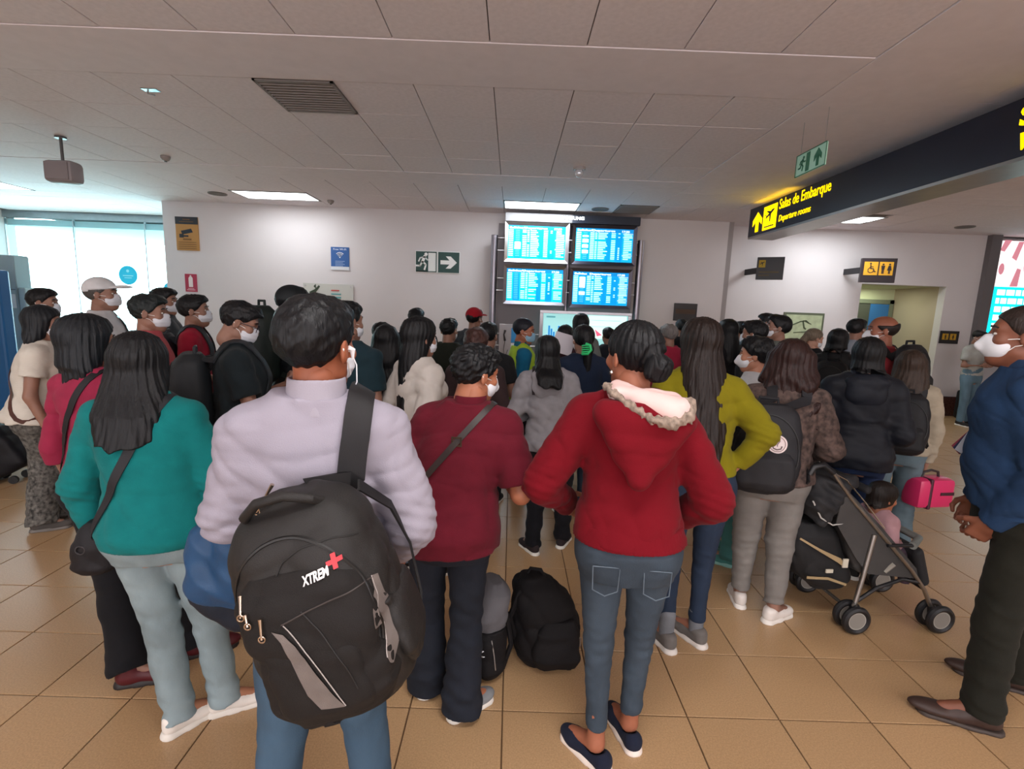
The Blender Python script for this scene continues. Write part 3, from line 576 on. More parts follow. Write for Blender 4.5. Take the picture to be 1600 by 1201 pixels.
# bank machine and boxes at the left edge
t = empty('bank_machine', (-7.05, 6.5, 0)); tag(t, 'blue bank machine with white vertical lettering at the left edge', 'cash machine')
G().box((-.5, -.05, 0), (.48, .12, 1.93), bev=.03).build('cabinet', mat('bank_blue', '1a5c93', .4, spec=.5), t)
G().box((-.4, -.08, .95), (.2, -.04, 1.5), bev=.01).build('screen_panel', plain('2b3a4a', .2), t); G().box((-.4, -.09, .75), (.2, -.04, .9), bev=.01).build('keypad', metal(), t)
letters('lettering', 'BBVA', frame((.45, -.056, 1.28), (0, 0, 1), (-1, 0, 0)), .55, .12, plain('eef5fa'), t, bold=.002)
t = empty('grey_cabinet', (-7.55, 7.5, 0)); tag(t, 'pale grey cabinet behind the blue bank machine', 'cabinet')
G().box((-.9, -.15, 0), (.32, .1, 2.18), bev=.02).build('body', plain('8fa3a8', .5), t); G().box((.32, -.13, 0), (.42, .1, 1.72), bev=.02).build('side_unit', plain('a9bfc2', .5), t)
G().box((-.1, -.16, 1.42), (.3, -.15, 1.62)).build('white_panel', plain('d9dddc', .5), t); G().box((-.85, -.156, 1.68), (.31, -.15, 1.695)).build('seam', plain('5e7076'), t)
# ================================================================== people: bodies and clothes as blended volumes
def V3(*a): return np.array(a, dtype=np.float32)
class Vol:
    """a smooth blend of rounded solids, turned into one continuous mesh"""
    def __init__(s, res): s.res = res; s.ops = []; s.cuts = []; s.disps = []
    def cap(s, a, b, ra, rb, k=.02, flat=None, end=False, sub=False):
        a = np.array(a, float); b = np.array(b, float); r = max(ra, rb)
        def fn(P):
            ba = b-a; L2 = ba@ba; pa = [P[i]-a[i] for i in range(3)]
            t = (pa[0]*ba[0]+pa[1]*ba[1]+pa[2]*ba[2])/L2; tc = np.clip(t, 0, 1)
            q = [pa[i]-tc*ba[i] for i in range(3)]; d2 = q[0]**2+q[1]**2+q[2]**2
            if flat is not None:
                ax, m = flat; w = q[0]*ax[0]+q[1]*ax[1]+q[2]*ax[2]; d2 = d2+w*w*(m*m-1)
            d = np.sqrt(d2)-(ra+(rb-ra)*tc)
            if flat is not None: d = d/max(1, flat[1])**.5
            if end: d = np.maximum(d, (t-1)*math.sqrt(L2))
            return d
        s.ops.append((np.minimum(a, b)-r, np.maximum(a, b)+r, fn, k, sub)); return s
    def ell(s, c, r, k=.02, sub=False, R=None):
        c = np.array(c, float); r = np.array(r, float); m = r.max() if R is not None else r
        def fn(P):
            p = [P[i]-c[i] for i in range(3)]
            if R is not None: p = [p[0]*R[0][j]+p[1]*R[1][j]+p[2]*R[2][j] for j in range(3)]
            q = np.sqrt(sum((p[i]/r[i])**2 for i in range(3)))+1e-6; g = np.sqrt(sum((p[i]/r[i]**2)**2 for i in range(3)))+1e-6
            return q*(q-1)/g
        s.ops.append((c-m, c+m, fn, k, sub)); return s
    def box(s, c, h, rd=.01, k=.02, sub=False, R=None):
        c = np.array(c, float); h = np.array(h, float)-rd; m = np.linalg.norm(h+rd) if R is not None else h+rd
        def fn(P):
            p = [P[i]-c[i] for i in range(3)]
            if R is not None: p = [p[0]*R[0][j]+p[1]*R[1][j]+p[2]*R[2][j] for j in range(3)]
            q = [np.abs(p[i])-h[i] for i in range(3)]
            return np.sqrt(sum(np.maximum(x, 0)**2 for x in q))+np.minimum(np.maximum(np.maximum(q[0], q[1]), q[2]), 0)-rd
        s.ops.append((c-m, c+m, fn, k, sub)); return s
    def loft(s, rows, k=.02, p=2.0, sub=False):
        """rows (z, cx, cy, rx, ry) from low to high"""
        A = np.array(rows, float); zf = np.linspace(A[0, 0], A[-1, 0], 64)
        def sm(col):
            y = np.interp(zf, A[:, 0], A[:, col]); kk = np.array([1, 2, 3, 2, 1])/9; e = np.pad(y, 2, mode='edge'); return np.convolve(e, kk, 'valid')
        T = [sm(i) for i in range(1, 5)]; z0, z1 = A[0, 0], A[-1, 0]
        def fn(P):
            z = P[2]; zz = z[0:1, 0:1, :]; cx, cy, rx, ry = (np.interp(zz, zf, t).astype(np.float32) for t in T)
            u = np.abs(P[0]-cx)/rx; v = np.abs(P[1]-cy)/ry
            q = np.sqrt(u*u+v*v) if p == 2 else (u**p+v**p+1e-9)**(1/p)
            return np.maximum((q-1)*np.minimum(rx, ry), np.maximum(z0-z, z-z1))
        lo = np.array([(A[:, 1]-A[:, 3]).min(), (A[:, 2]-A[:, 4]).min(), z0]); hi = np.array([(A[:, 1]+A[:, 3]).max(), (A[:, 2]+A[:, 4]).max(), z1])
        s.ops.append((lo, hi, fn, k, sub)); return s
    def cut(s, fn): s.cuts.append(fn); return s
    def disp(s, fn): s.disps.append(fn); return s
    def build(s, smooth=0):
        r = s.res; lo = np.min([o[0] for o in s.ops if not o[4]], axis=0)-3*r-.01; hi = np.max([o[1] for o in s.ops if not o[4]], axis=0)+3*r+.01
        n = np.ceil((hi-lo)/r).astype(int)+1; ax = [(lo[i]+r*np.arange(n[i])).astype(np.float32) for i in range(3)]
        F = np.full(n, .5, np.float32)
        for a, b, fn, k, sub in s.ops:
            m = max(k, 2*r)+2*r+.008; i0 = np.maximum(((a-m-lo)/r).astype(int), 0); i1 = np.minimum(((b+m-lo)/r).astype(int)+2, n)
            if (i1 <= i0).any(): continue
            sl = tuple(slice(i0[q], i1[q]) for q in range(3))
            P = (ax[0][sl[0]][:, None, None], ax[1][sl[1]][None, :, None], ax[2][sl[2]][None, None, :])
            P = np.broadcast_arrays(*P); d = fn(P).astype(np.float32); f = F[sl]
            if sub:
                d = -d; h = np.clip(.5-.5*(d-f)/k, 0, 1) if k > 0 else None
                F[sl] = np.maximum(f, d) if k <= 0 else d*(1-h)+f*h+k*h*(1-h)
            elif k <= 0: F[sl] = np.minimum(f, d)
            else: h = np.clip(.5+.5*(d-f)/k, 0, 1); F[sl] = d*(1-h)+f*h-k*h*(1-h)
        P = np.broadcast_arrays(ax[0][:, None, None], ax[1][None, :, None], ax[2][None, None, :])
        near = np.abs(F) < .06
        if s.disps and near.any():
            Q = [p[near] for p in P]; add = 0
            for fn in s.disps: add = add+fn(Q)
            F[near] += np.asarray(add, np.float32)
        for fn in s.cuts: F = np.maximum(F, fn(P).astype(np.float32))
        F[0] = F[-1] = .5; F[:, 0] = F[:, -1] = .5; F[:, :, 0] = F[:, :, -1] = .5
        return surface(F, lo, r)
def surface(F, lo, r):
    """dual surface of the zero set"""
    nx, ny, nz = F.shape; S_ = F < 0
    c = [S_[dx:nx-1+dx, dy:ny-1+dy, dz:nz-1+dz] for dx in (0, 1) for dy in (0, 1) for dz in (0, 1)]
    cnt = sum(x.astype(np.int8) for x in c); act = (cnt > 0) & (cnt < 8); idx = np.full(act.shape, -1, np.int32); I = np.argwhere(act); idx[act] = np.arange(len(I))
    if len(I) == 0: return np.zeros((0, 3)), np.zeros((0, 4), np.int32)
    ps = np.zeros((len(I), 3), np.float64); pc = np.zeros(len(I))
    cn = [(dx, dy, dz) for dx in (0, 1) for dy in (0, 1) for dz in (0, 1)]
    fv = {k: F[I[:, 0]+k[0], I[:, 1]+k[1], I[:, 2]+k[2]] for k in cn}
    for a in cn:
        for q in range(3):
            if a[q] == 0:
                b = tuple(a[i]+(i == q) for i in range(3)); fa, fb = fv[a], fv[b]; m = (fa < 0) != (fb < 0)
                t = fa/(fa-fb+1e-12); 
                for i in range(3): ps[:, i] += np.where(m, a[i]+(t if i == q else 0), 0)
                pc += m
    v = (I+ps/pc[:, None])*r+lo; faces = []
    for q in range(3):
        sl0 = [slice(None)]*3; sl1 = [slice(None)]*3; sl0[q] = slice(0, -1); sl1[q] = slice(1, None)
        a = S_[tuple(sl0)]; b = S_[tuple(sl1)]; E = np.argwhere(a != b); o1, o2 = (q+1) % 3, (q+2) % 3
        ok = (E[:, o1] > 0) & (E[:, o2] > 0) & (E[:, o1] < F.shape[o1]-1) & (E[:, o2] < F.shape[o2]-1); E = E[ok]
        ins = a[tuple(E.T)]; Q = []
        for d1, d2 in ((1, 1), (0, 1), (0, 0), (1, 0)):
            J = E.copy(); J[:, o1] -= d1; J[:, o2] -= d2; Q.append(idx[tuple(J.T)])
        Q = np.stack(Q, 1); Q[~ins] = Q[~ins][:, ::-1]; faces.append(Q)
    f = np.concatenate(faces); f = f[(f >= 0).all(1)]
    return v, f.astype(np.int32)
def wav(P, s, seed=0):
    """cheap smooth noise, about -1..1"""
    r = np.random.RandomState(seed); out = 0
    for i in range(4):
        k = r.randn(3)*s; ph = r.rand()*6.28; out = out+np.sin(P[0]*k[0]+P[1]*k[1]+P[2]*k[2]+ph+1.3*np.sin(P[(i+1) % 3]*s*.7+ph*2))
    return out/3
def crease(P, s, seed):
    r = np.random.RandomState(seed); out = 0
    for i in range(3):
        k = r.randn(3); k[2] *= 1.3; k *= s/np.linalg.norm(k); w = P[0]*k[0]+P[1]*k[1]+P[2]*k[2]+r.rand()*6.28+1.6*wav(P, s*.45, seed+i+3)
        m = .5+.5*wav(P, s*.35, seed+20+i); out = out+m*((1-np.abs(np.sin(w)))**1.7-.35)
    return out*.6
def folds(amp, seed, hor=1.0):
    def fn(P): return amp*(.9*wav((P[0]*.6, P[1]*.6, P[2]*hor), 15, seed)+3.4*crease((P[0], P[1], P[2]*hor), 17, seed+7)+1.6*crease((P[0], P[1], P[2]*hor), 34, seed+9))
    return fn
def xform(v, M):
    A = np.array(M); return v@A[:3, :3].T+A[:3, 3]
def join(parts):
    V = []; F = []; n = 0
    for v, f in parts:
        if len(v) == 0: continue
        V.append(v); F.append(f+n); n += len(v)
    return np.concatenate(V), np.concatenate(F)
def hand_vol(res, curl=.5, spread=0.0, fs=1.0):
    h = Vol(res); h.box((0, 0, .048), (.040, .0135, .046), .012, .012); h.cap((0, 0, -.03), (0, 0, .02), .026, .030, .02, flat=(V3(0, 1, 0), 1.35))
    for i, (x, L, r) in enumerate(((.029, .070, .0088), (.010, .079, .009), (-.0095, .073, .0087), (-.0275, .058, .0078))):
        b = np.array([x, 0, .085]); ang = 0.12; sx = x*spread*4
        for seg, fr in enumerate((.45, .30, .25)):
            ang += curl*(.75 if seg == 0 else .95); d = np.array([sx*.1, -math.sin(ang), math.cos(ang)]); d /= np.linalg.norm(d)
            e = b+d*L*fr; h.cap(b, e, r*(1-.08*seg), r*(.92-.09*seg), .004); b = e
    a = np.array([.030, -.004, .018]); b = a+np.array([.028, -.012, .026]); c = b+np.array([.008, -.014-.008*curl, .026]); d = c+np.array([-.003-.012*curl, -.010-.006*curl, .020])
    h.cap(a, b, .014, .0115, .012); h.cap(b, c, .0108, .0098, .004); h.cap(c, d, .0096, .0080, .004)
    v, f = h.build(); return v*fs, f
_hc = {}
def hand_mesh(res, curl, fs):
    key = (round(res, 4), round(curl, 1))
    if key not in _hc: _hc[key] = hand_vol(res, key[1])
    v, f = _hc[key]; return v*fs, f
def head_vol(res, k=1.0, jaw=1.0, male=True):
    h = Vol(res)
    h.ell((0, -.012, .035), (.074, .096, .083), .02).ell((0, .022, -.03), (.060*jaw, .066, .080), .03).ell((0, .058, -.088), (.026, .024, .020), .03)
    h.cap((-.04*jaw, .005, -.062), (0, .05, -.092), .022, .020, .03).cap((.04*jaw, .005, -.062), (0, .05, -.092), .022, .020, .03)
    h.cap((-.036, .066, .028), (.036, .066, .028), .016, .016, .02)
    h.ell((-.033, .092, .006), (.018, .012, .010), .012, sub=True).ell((.033, .092, .006), (.018, .012, .010), .012, sub=True)
    h.cap((0, .084, .012), (0, .102, -.026), .008, .0125, .01).ell((-.011, .094, -.030), (.008, .010, .007), .005).ell((.011, .094, -.030), (.008, .010, .007), .005)
    h.ell((-.042, .062, -.02), (.022, .02, .02), .02).ell((.042, .062, -.02), (.022, .02, .02), .02)
    h.cap((-.017, .083, -.056), (.017, .083, -.056), .006, .006, .006).cap((-.014, .082, -.066), (.014, .082, -.066), .0072, .0072, .005)
    for sx in (-1, 1):
        h.ell((sx*.079, -.006, -.004), (.009, .019, .031), .006, R=np.array(Matrix.Rotation(sx*.35, 3, 'Z') @ Matrix.Rotation(-.15, 3, 'X')))
        h.ell((sx*.089, .0, .0), (.006, .009, .018), .004, sub=True)
    return h
def hair_disp(amp, n=34, seed=0):
    def fn(P):
        a = np.arctan2(P[0], P[1]+.02)
        return amp*(np.sin(a*n+2*np.sin(P[2]*21+seed)+seed)*.6+np.sin(a*n*.43+3*np.sin(P[2]*13+seed*2))*.9+.4*wav(P, 60, seed))
    return fn
HAIRLINE = ([-.13, -.07, -.03, -.005, .012, .035, .055, .08, .12], [-.078, -.072, -.03, .010, .0, .018, .045, .068, .075])
def hairline(P, dz=0.0): return np.interp(P[1], *HAIRLINE).astype(np.float32)+dz-P[2]
# ------------------------------------------------------------------ one standing person
POSES = {'down': ((.05, -.03, -.275), (.06, .05, -.52)), 'front': ((.075, -.03, -.27), (-.06, .19, -.29)), 'pocket': ((.11, -.10, -.26), (.035, .10, -.42)),
         'hip': ((.22, -.10, -.19), (.05, -.02, -.36)), 'phone': ((.03, .06, -.28), (-.09, .27, -.17)), 'cross': ((.07, .03, -.27), (-.14, .20, -.24)), 'strap': ((.05, .0, -.28), (-.03, .19, -.10))}
class Person: pass
def torso_rows(fem, bw, t, lx, ly, z0=.74, z1=1.42, hem=0.0):
    R = ([(.74, 0, .128, .098), (.80, -.004, .160, .116), (.88, -.014, .170, .124), (.96, -.006, .155, .108), (1.04, .0, .136, .096), (1.14, .006, .143, .106), (1.22, .012, .152, .116), (1.30, .0, .160, .098), (1.345, -.006, .150, .078), (1.385, -.008, .095, .062), (1.43, -.006, .052, .052)] if fem else
         [(.74, 0, .125, .098), (.80, -.002, .150, .112), (.88, -.010, .158, .116), (.96, -.002, .152, .108), (1.04, .0, .148, .102), (1.14, .004, .158, .108), (1.22, .006, .170, .116), (1.30, .0, .180, .102), (1.345, -.006, .170, .082), (1.385, -.008, .105, .064), (1.43, -.006, .056, .056)])
    out = []
    Z = [r[0] for r in R]
    zs = sorted(set([z0, z1]+[z for z in Z if z0 < z < z1]))
    for z in zs:
        cy, rx, ry = (np.interp(z, Z, [r[k] for r in R]) for k in (1, 2, 3))
        b = 1+(bw-1)*np.interp(z, [.7, 1.1, 1.32, 1.40], [1, 1.1, .7, .2]); q = max(0, (z-.92)/.5)
        hh = hem*np.interp(z, [z0, z0+.22], [1, 0])
        out.append((z, lx*q, cy+ly*q, rx*b+t+hh, ry*(b*b**.4)+t+hh))
    return out
def person(label, px, py, Y, face=0, h=None, X=None, bw=1.0, fem=False, arms=('down', 'down'), lx=0, ly=0, head=(0, 0), skin='8c6656', top=None, legs=None, hair=None, mask=None, shoes=None,
           feet=((-.10, -.02, -8), (.10, .02, 8)), knees=None, cap=None, group=None, res=None, z0=0.0, hips=None, glasses=False, hands=True, pfeet=None, hs=1.0):
    p = at(px, py, Y=Y); hh = (h or p[2]-z0); u = hh/1.655; X = p[0] if X is None else X
    fr_ = -math.radians(face); c_, s_ = math.cos(fr_), math.sin(fr_)
    if pfeet:                                                          # feet stand where the photograph shows them
        F2 = [at(a, b, Z=.05)[:2] for a, b, _ in pfeet]; m = (F2[0]+F2[1])/2; dx, dy = X-m[0], Y-m[1]
        lx = float(np.clip((c_*dx+s_*dy)/u/1.2, -.07, .07)); ly = float(np.clip(((-s_*dx+c_*dy)/u-.012)/1.2, -.04, .08))
        hx, hy = lx*1.2, .012+ly*1.2; rx_, ry_ = X-(c_*hx-s_*hy)*u, Y-(s_*hx+c_*hy)*u
        feet = [((c_*(w[0]-rx_)+s_*(w[1]-ry_))/u, (-s_*(w[0]-rx_)+c_*(w[1]-ry_))/u, a-face) for w, (_, _, a) in zip(F2, pfeet)]
    hx, hy = lx*1.2, .012+ly*1.2                                     # head over the feet when leaning
    root = empty('person', (X-(c_*hx-s_*hy)*u, Y-(s_*hx+c_*hy)*u, z0), fr_); tag(root, label, 'person', group)
    res = (res or max(.0062, .0031*Y))/u; hres = max(.0042, res*.62); sd = (int(px)*7+int(py)) % 997
    q = Person(); q.root = root; q.u = u; q.rz = fr_; q.res = res; q.fem = fem; q.bw = bw; q.lx = lx; q.ly = ly
    U = Matrix.Scale(u, 4)
    def emit(name, vf, m, parent=root, M=None):
        v, f = vf
        if M is not None: v = xform(v, M)
        return link(name, new_mesh(name, v*u, f), m, parent, smooth=True)
    lb = bw**.5; sx = (.150 if fem else .172)*(1+(bw-1)*.6); SH = {}; EL = {}; WR = {}
    for i, s in enumerate((-1, 1)):
        a = arms[i]; e, w = POSES[a] if isinstance(a, str) else a
        SH[s] = V3(s*sx+lx*.85, ly*.85-.005, 1.315); EL[s] = SH[s]+V3(s*e[0], e[1], e[2]); WR[s] = SH[s]+V3(s*w[0], w[1], w[2])
    HP = {-1: V3(-.086*bw**.6, -.005, .86), 1: V3(.086*bw**.6, -.005, .86)}; KN = {}; AN = {}; FT = {}
    for i, s in enumerate((-1, 1)):
        fx, fy, fa = feet[i][:3]; fz = feet[i][3] if len(feet[i]) > 3 else 0; AN[s] = V3(fx, fy, .085+fz); FT[s] = fa
        KN[s] = V3(*knees[i]) if knees else (HP[s]+AN[s])/2+V3((fx-HP[s][0])*.0, .022, .0)
    if hips is not None: HP = {s: V3(hips[0]+s*.08, hips[1], hips[2]) for s in (-1, 1)}
    q.SH, q.EL, q.WR, q.HP, q.KN, q.AN = SH, EL, WR, HP, KN, AN
    HC = V3(hx, hy, 1.528); MH = Matrix.Translation(tuple(float(v) for v in HC)) @ Matrix.Rotation(-math.radians(head[0]), 4, 'Z') @ Matrix.Rotation(-math.radians(head[1]), 4, 'X') @ Matrix.Scale(hs, 4); q.MH = MH
    # --- skin: one mesh
    b = Vol(max(res*1.5, .012)); b.loft(torso_rows(fem, bw, -.022, lx, ly), .03)
    b.cap((hx*.75, ly*.95-.012, 1.36), (hx, hy-.022, 1.46), .054*lb, .050*lb, .03)
    for s in (-1, 1):
        b.cap(SH[s], EL[s], .044*lb, .037*lb, .03).cap(EL[s], WR[s], .036*lb, .026*lb, .02)
        b.cap(HP[s], KN[s], .078*lb, .048*lb, .03).cap(KN[s], AN[s], .046*lb, .031*lb, .02).cap(AN[s], AN[s]+V3(math.sin(math.radians(FT[s]))*.12, math.cos(math.radians(FT[s]))*.12, -.045), .030, .024, .02)
    parts = [b.build()]
    hv = head_vol(hres, male=not fem); hv.cap((0, -.022, -.06), (0, -.028, -.11), .050*lb, .052*lb, .02); v, f = hv.build(); parts.append((xform(v, MH), f))
    fs = (.92 if fem else 1.0)
    if hands:
        for i, s in enumerate((-1, 1)):
            a = arms[i]; d = Vector(WR[s]-EL[s]).normalized(); hint = Vector((0, 1, 0)) if a == 'down' or (not isinstance(a, str) and abs(d.z) > .8) else Vector((-s*.2, .2, 1))
            if not isinstance(a, str) and len(arms) > 2: hint = Vector(arms[2])
            x = (hint-d*hint.dot(d)).normalized(); y = d.cross(x)
            if s < 0: y = -y
            M = Matrix(((x[0], y[0], d[0], WR[s][0]), (x[1], y[1], d[1], WR[s][1]), (x[2], y[2], d[2], WR[s][2]), (0, 0, 0, 1)))
            v, f = hand_mesh(max(.0036, min(.0055, res*.55)), .55 if a in ('down', 'hip') else .75, fs); parts.append((xform(v, M), f if s > 0 else f[:, ::-1]))
    q.body = emit('body', join(parts), skinm(skin))
    # --- face
    eg = G(); 
    for s in (-1, 1):
        o = G().ell((s*.032, .0735, .006), (.0145, .0125, .0062), 12, 8).build('eye', mat('eye_white', 'ddd6d0', .2, spec=.6), root, True); o.data.transform(U @ MH)
        o2 = G().ell((s*.032, .0845, .006), (.0055, .0022, .0050), 10, 6).build('iris', mat('dark_iris', '20120c', .15, spec=.6), o, True); o2.data.transform(U @ MH)
        o = G().tube([(s*.052, .076, .030), (s*.034, .088, .036), (s*.016, .090, .033)], [.0025, .004, .003], 6).build('eyebrow', hairm(hair.get('col', '0e0f12') if hair else '0e0f12'), root, True); o.data.transform(U @ MH)
    # --- trousers
    if legs:
        k = legs.get('fit', 'straight'); R1, R2, R3 = {'skinny': (.088, .053, .038), 'straight': (.090, .066, .058), 'flare': (.090, .064, .082), 'jogger': (.097, .074, .046), 'wide': (.098, .084, .090), 'short': (.09, .07, .06)}[k]
        g = Vol(res); rows = [(z, x, y, a, c) for z, x, y, a, c in torso_rows(fem, bw, .015, lx, ly, .76, 1.05)]
        if hips is None: g.loft(rows, .03)
        else: g.ell((hips[0], hips[1], hips[2]), (.17, .13, .10), .03)
        end = legs.get('end', .03)
        for s in (-1, 1):
            lo = AN[s]+(KN[s]-AN[s])*((end-.03)/.38)+V3(0, 0, -.03)
            g.cap(HP[s]+V3(0, 0, -.02), KN[s], R1*lb, R2*lb, .028).cap(KN[s], lo, R2*lb, R3*lb, .012, end=True)
            if fem: g.ell(HP[s]+V3(s*.0, -.045, -.01), (.085*lb, .080*lb, .085), .03)
        if k == 'flare': g.disps.append(lambda P: np.where(P[2] < .30, .003*wav((P[0], P[1], P[2]*.6), 26, sd), 0))
        amp = {'skinny': .003, 'jogger': .0055}.get(k, .0055)
        g.disp(lambda P: amp*wav((P[0]*.7, P[1]*.7, P[2]*1.5), 20, sd)*np.interp(P[2], [.05, .2, .45, .6, .8], [1.6, 1.1, 1.3, .6, .9])+amp*.7*wav((P[0], P[1], P[2]*2.2), 30, sd+1)*np.interp(P[2], [.1, .25, .4, .5, .7], [1.5, .5, 1, 1, .3]))
        q.legs = emit(legs.get('name', 'trousers'), g.build(), legs['mat'])
    # --- top
    if top:
        t = top.get('t', .016)*.75; hem = top.get('hem', .86); g = Vol(res); rows = torso_rows(fem, bw, t, lx, ly, hem, 1.415, top.get('flare', .007 if hem < .9 else .003)); g.loft(rows, .03, p=2.15)
        slv = top.get('sleeve', 'long'); ts = top.get('ts', .010)*.75+.005
        for s in (-1, 1):
            g.cap((s*sx*.5+lx*.9, ly*.9-.006, 1.352), SH[s]+V3(-s*.01, 0, .004), .044+t, .050*lb+ts*.8, .03)
            if slv == 'long':
                en = WR[s]+(WR[s]-EL[s])*top.get('cuff', 0.0)
                g.cap(SH[s], EL[s], .050*lb+ts, .043*lb+ts, .025).cap(EL[s], en, .042*lb+ts, .031*lb+ts*.8, .015, end=True)
            elif slv == 'half':
                m = EL[s]+(WR[s]-EL[s])*.25; g.cap(SH[s], EL[s], .050*lb+ts, .045*lb+ts, .025).cap(EL[s], m, .044*lb+ts, .044*lb+ts, .015, end=True)
            elif slv == 'short':
                m = SH[s]+(EL[s]-SH[s])*top.get('sl', .66); g.cap(SH[s], m, .052*lb+ts, .055*lb+ts, .03, end=True)
            else: pass
        if fem and not top.get('flat'):
            for s in (-1, 1): g.ell((s*.075+lx*.6, .085+ly*.6, 1.21), (.062*lb, .055*lb, .062), .04)
        if bw > 1.15: g.ell((lx*.3, .07+ly*.3, 1.02), (.13*bw, .10*bw, .13), .05)
        amp = top.get('amp', .0042); g.disp(folds(amp, sd, top.get('hor', 1.25)))
        el = [EL[-1], EL[1]]
        def elbow(P):
            out = 0
            if slv != 'long': return 0*P[0]
            for e in el:
                d2 = ((P[0]-e[0])**2+(P[1]-e[1])**2+(P[2]-e[2])**2); out = out+.0045*np.exp(-d2/.006)*np.sin(P[2]*190+P[0]*60+P[1]*40)
            return out
        g.disp(elbow); tv = g.build(); q.top = emit(top.get('name', 'shirt'), tv, top['mat'])
        q.tt = t
        if top.get('hood'):
            hd = Vol(res); lin_ = top['hood']
            hd.loft([(1.33, lx, ly-.05, .10, .07), (1.37, lx, ly-.03, .105, .085), (1.41, lx, ly-.025, .098, .085), (1.445, lx, ly-.03, .088, .078)], .02).ell((lx, ly-.115, 1.30), (.115, .045, .105), .03).ell((lx, ly-.10, 1.38), (.12, .06, .05), .03)
            hd.ell((lx, ly+.005, 1.455), (.066, .066, .07), .012, sub=True).ell((lx, ly-.07, 1.46), (.07, .045, .06), .02, sub=True).disp(folds(.004, sd+3, 1.0)); q.hood = emit('hood', hd.build(), lin_)
        if top.get('collar'):
            cv = Vol(max(.005, res*.8)); cv.loft([(1.365, lx, ly-.012, .082, .076), (1.41, lx, ly-.010, .072, .070), (1.447+top.get('ch', 0), lx*1.05, ly-.008, .068, .067)], .01).loft([(1.36, lx, ly-.012, .070, .065), (1.41, lx, ly-.008, .062, .059), (1.46+top.get('ch', 0), lx*1.05, ly-.006, .062, .061)], .003, sub=True); emit('collar', cv.build(), top['collar'])
        if top.get('band'):            # ribbed hem band
            z0h = hem; bv = Vol(res); rr = torso_rows(fem, bw, t+.002, lx, ly, hem-.005, hem+.055, 0); bv.loft(rr, 0, p=2.15).disp(lambda P: .0015*np.sin(np.arctan2(P[0], P[1])*70)); emit('hem_band', bv.build(), top['band'])
    # --- shoes
    if shoes:
        for s in (-1, 1):
            kk = shoes.get('kind', 'sneaker'); L = 1.0 if not fem else .94; hres2 = max(.0048, res*.6)
            M = Matrix.Translation((float(AN[s][0]), float(AN[s][1]), float(AN[s][2])-.085)) @ Matrix.Rotation(-math.radians(FT[s]), 4, 'Z') @ Matrix.Scale(L, 4)
            o = Vol(hres2)
            if kk == 'slip': o.cap((0, -.035, .036), (0, .10, .030), .036, .040, .02).ell((0, .125, .028), (.042, .062, .026), .03).ell((0, -.045, .045), (.034, .032, .040), .02).ell((0, .012, .085), (.030, .058, .046), .01, sub=True)
            elif kk == 'boot': o.cap((0, -.01, .06), (0, -.01, .15), .044, .050, .02).cap((0, -.03, .045), (0, .11, .038), .042, .038, .03).ell((0, .13, .034), (.043, .062, .030), .03)
            elif kk == 'dress': o.cap((0, -.035, .042), (0, .06, .038), .037, .038, .03).ell((0, .135, .030), (.041, .095, .025), .03).ell((0, .0, .06), (.037, .055, .035), .02)
            else: o.cap((0, -.035, .045), (0, .06, .040), .038, .040, .03).ell((0, .12, .034), (.045, .070, .030), .03).ell((0, -.02, .078), (.038, .050, .028), .02).ell((0, -.01, .125), (.030, .036, .035), .008, sub=True)
            o.cut(lambda P: .012-P[2]); ob = emit('shoe', o.build(), shoes['mat'], root, M)
            w = 1.0; so = Vol(hres2); th = {'boot': .034, 'dress': .016, 'slip': .026}.get(kk, .027)
            so.cap((0, -.042, .0), (0, .03, .0), .041*w, .040, .02, flat=None).cap((0, .03, 0), (0, (.16 if kk == 'dress' else .135), 0), .041, .047 if kk != 'dress' else .040, .02)
            so.cut(lambda P: np.maximum(-P[2], P[2]-th-.006*(P[1] > .14)*(kk == 'sneaker'))); o2 = emit('sole', so.build(), shoes.get('sole', plain('e2dfd8', .6)), ob, M)
            if shoes.get('lace'):
                lg = G()
                for k in range(5):
                    y = .035+.022*k; z = .083-.0085*k; lg.tube([(-.022, y, z-.006), (0, y+.004, z+.004), (.022, y, z-.006)], .0035, 6)
                l3 = lg.build('laces', shoes['lace'], ob, True); l3.data.transform(U @ M); l3['kind'] = 'stuff'
            if shoes.get('sock'):
                sk = Vol(hres2); sk.cap(AN[s]+V3(0, 0, .09), AN[s]+V3(0, 0, -.01), .040, .036, .01); emit('sock', sk.build(), shoes['sock'])
    # --- hair
    if hair:
        st = hair['style']; col = hair.get('col', '0e0f12'); hm = hairm(col); n = hair.get('amp', 1.0); H = Vol(hres)
        sv = hair.get('vol', 1.0); L = hair.get('len', .3)
        H.ell((0, -.016, .040), (.083*sv, .104*sv, .090*sv), .02)
        if st == 'short':
            H.ell((0, .045, .075), (.062, .055, .045), .03).disp(lambda P: n*.003*wav(P, 55, sd)+n*.0035*wav(P, 120, sd+2)+n*.002*wav(P, 220, sd+4)).cut(lambda P: hairline(P, -hair.get('nape', 0)*(P[1] < -.04))+.003*wav(P, 60, sd))
        elif st == 'crop': H.disp(lambda P: .0012*wav(P, 120, sd)).cut(lambda P: hairline(P, .006)).ell((0, 0, .03), (.03, .03, .03))
        elif st == 'fringe_bald': H.cut(lambda P: np.maximum(hairline(P), P[2]-.045-.4*np.maximum(0, -P[1]-.05)))
        elif st in ('bob', 'long'):
            w = hair.get('w', 1.0); back = hair.get('back', 0.06)
            low = [(-L, 0, -.045-back, .085*w*hair.get('tip', 1.0), .045+.01*w), (-L*.6, 0, -.04-back*.75, .105*w, .055), (-.10, 0, -.040-back*.2, .102*w, .078), (-.02, 0, -.022, .094*w, .094), (.05, 0, -.014, .088*w, .102), (.10, 0, -.012, .062, .078)]
            H.loft(low, .03).ell((0, -.012, .045), (.087, .107, .090), .02)
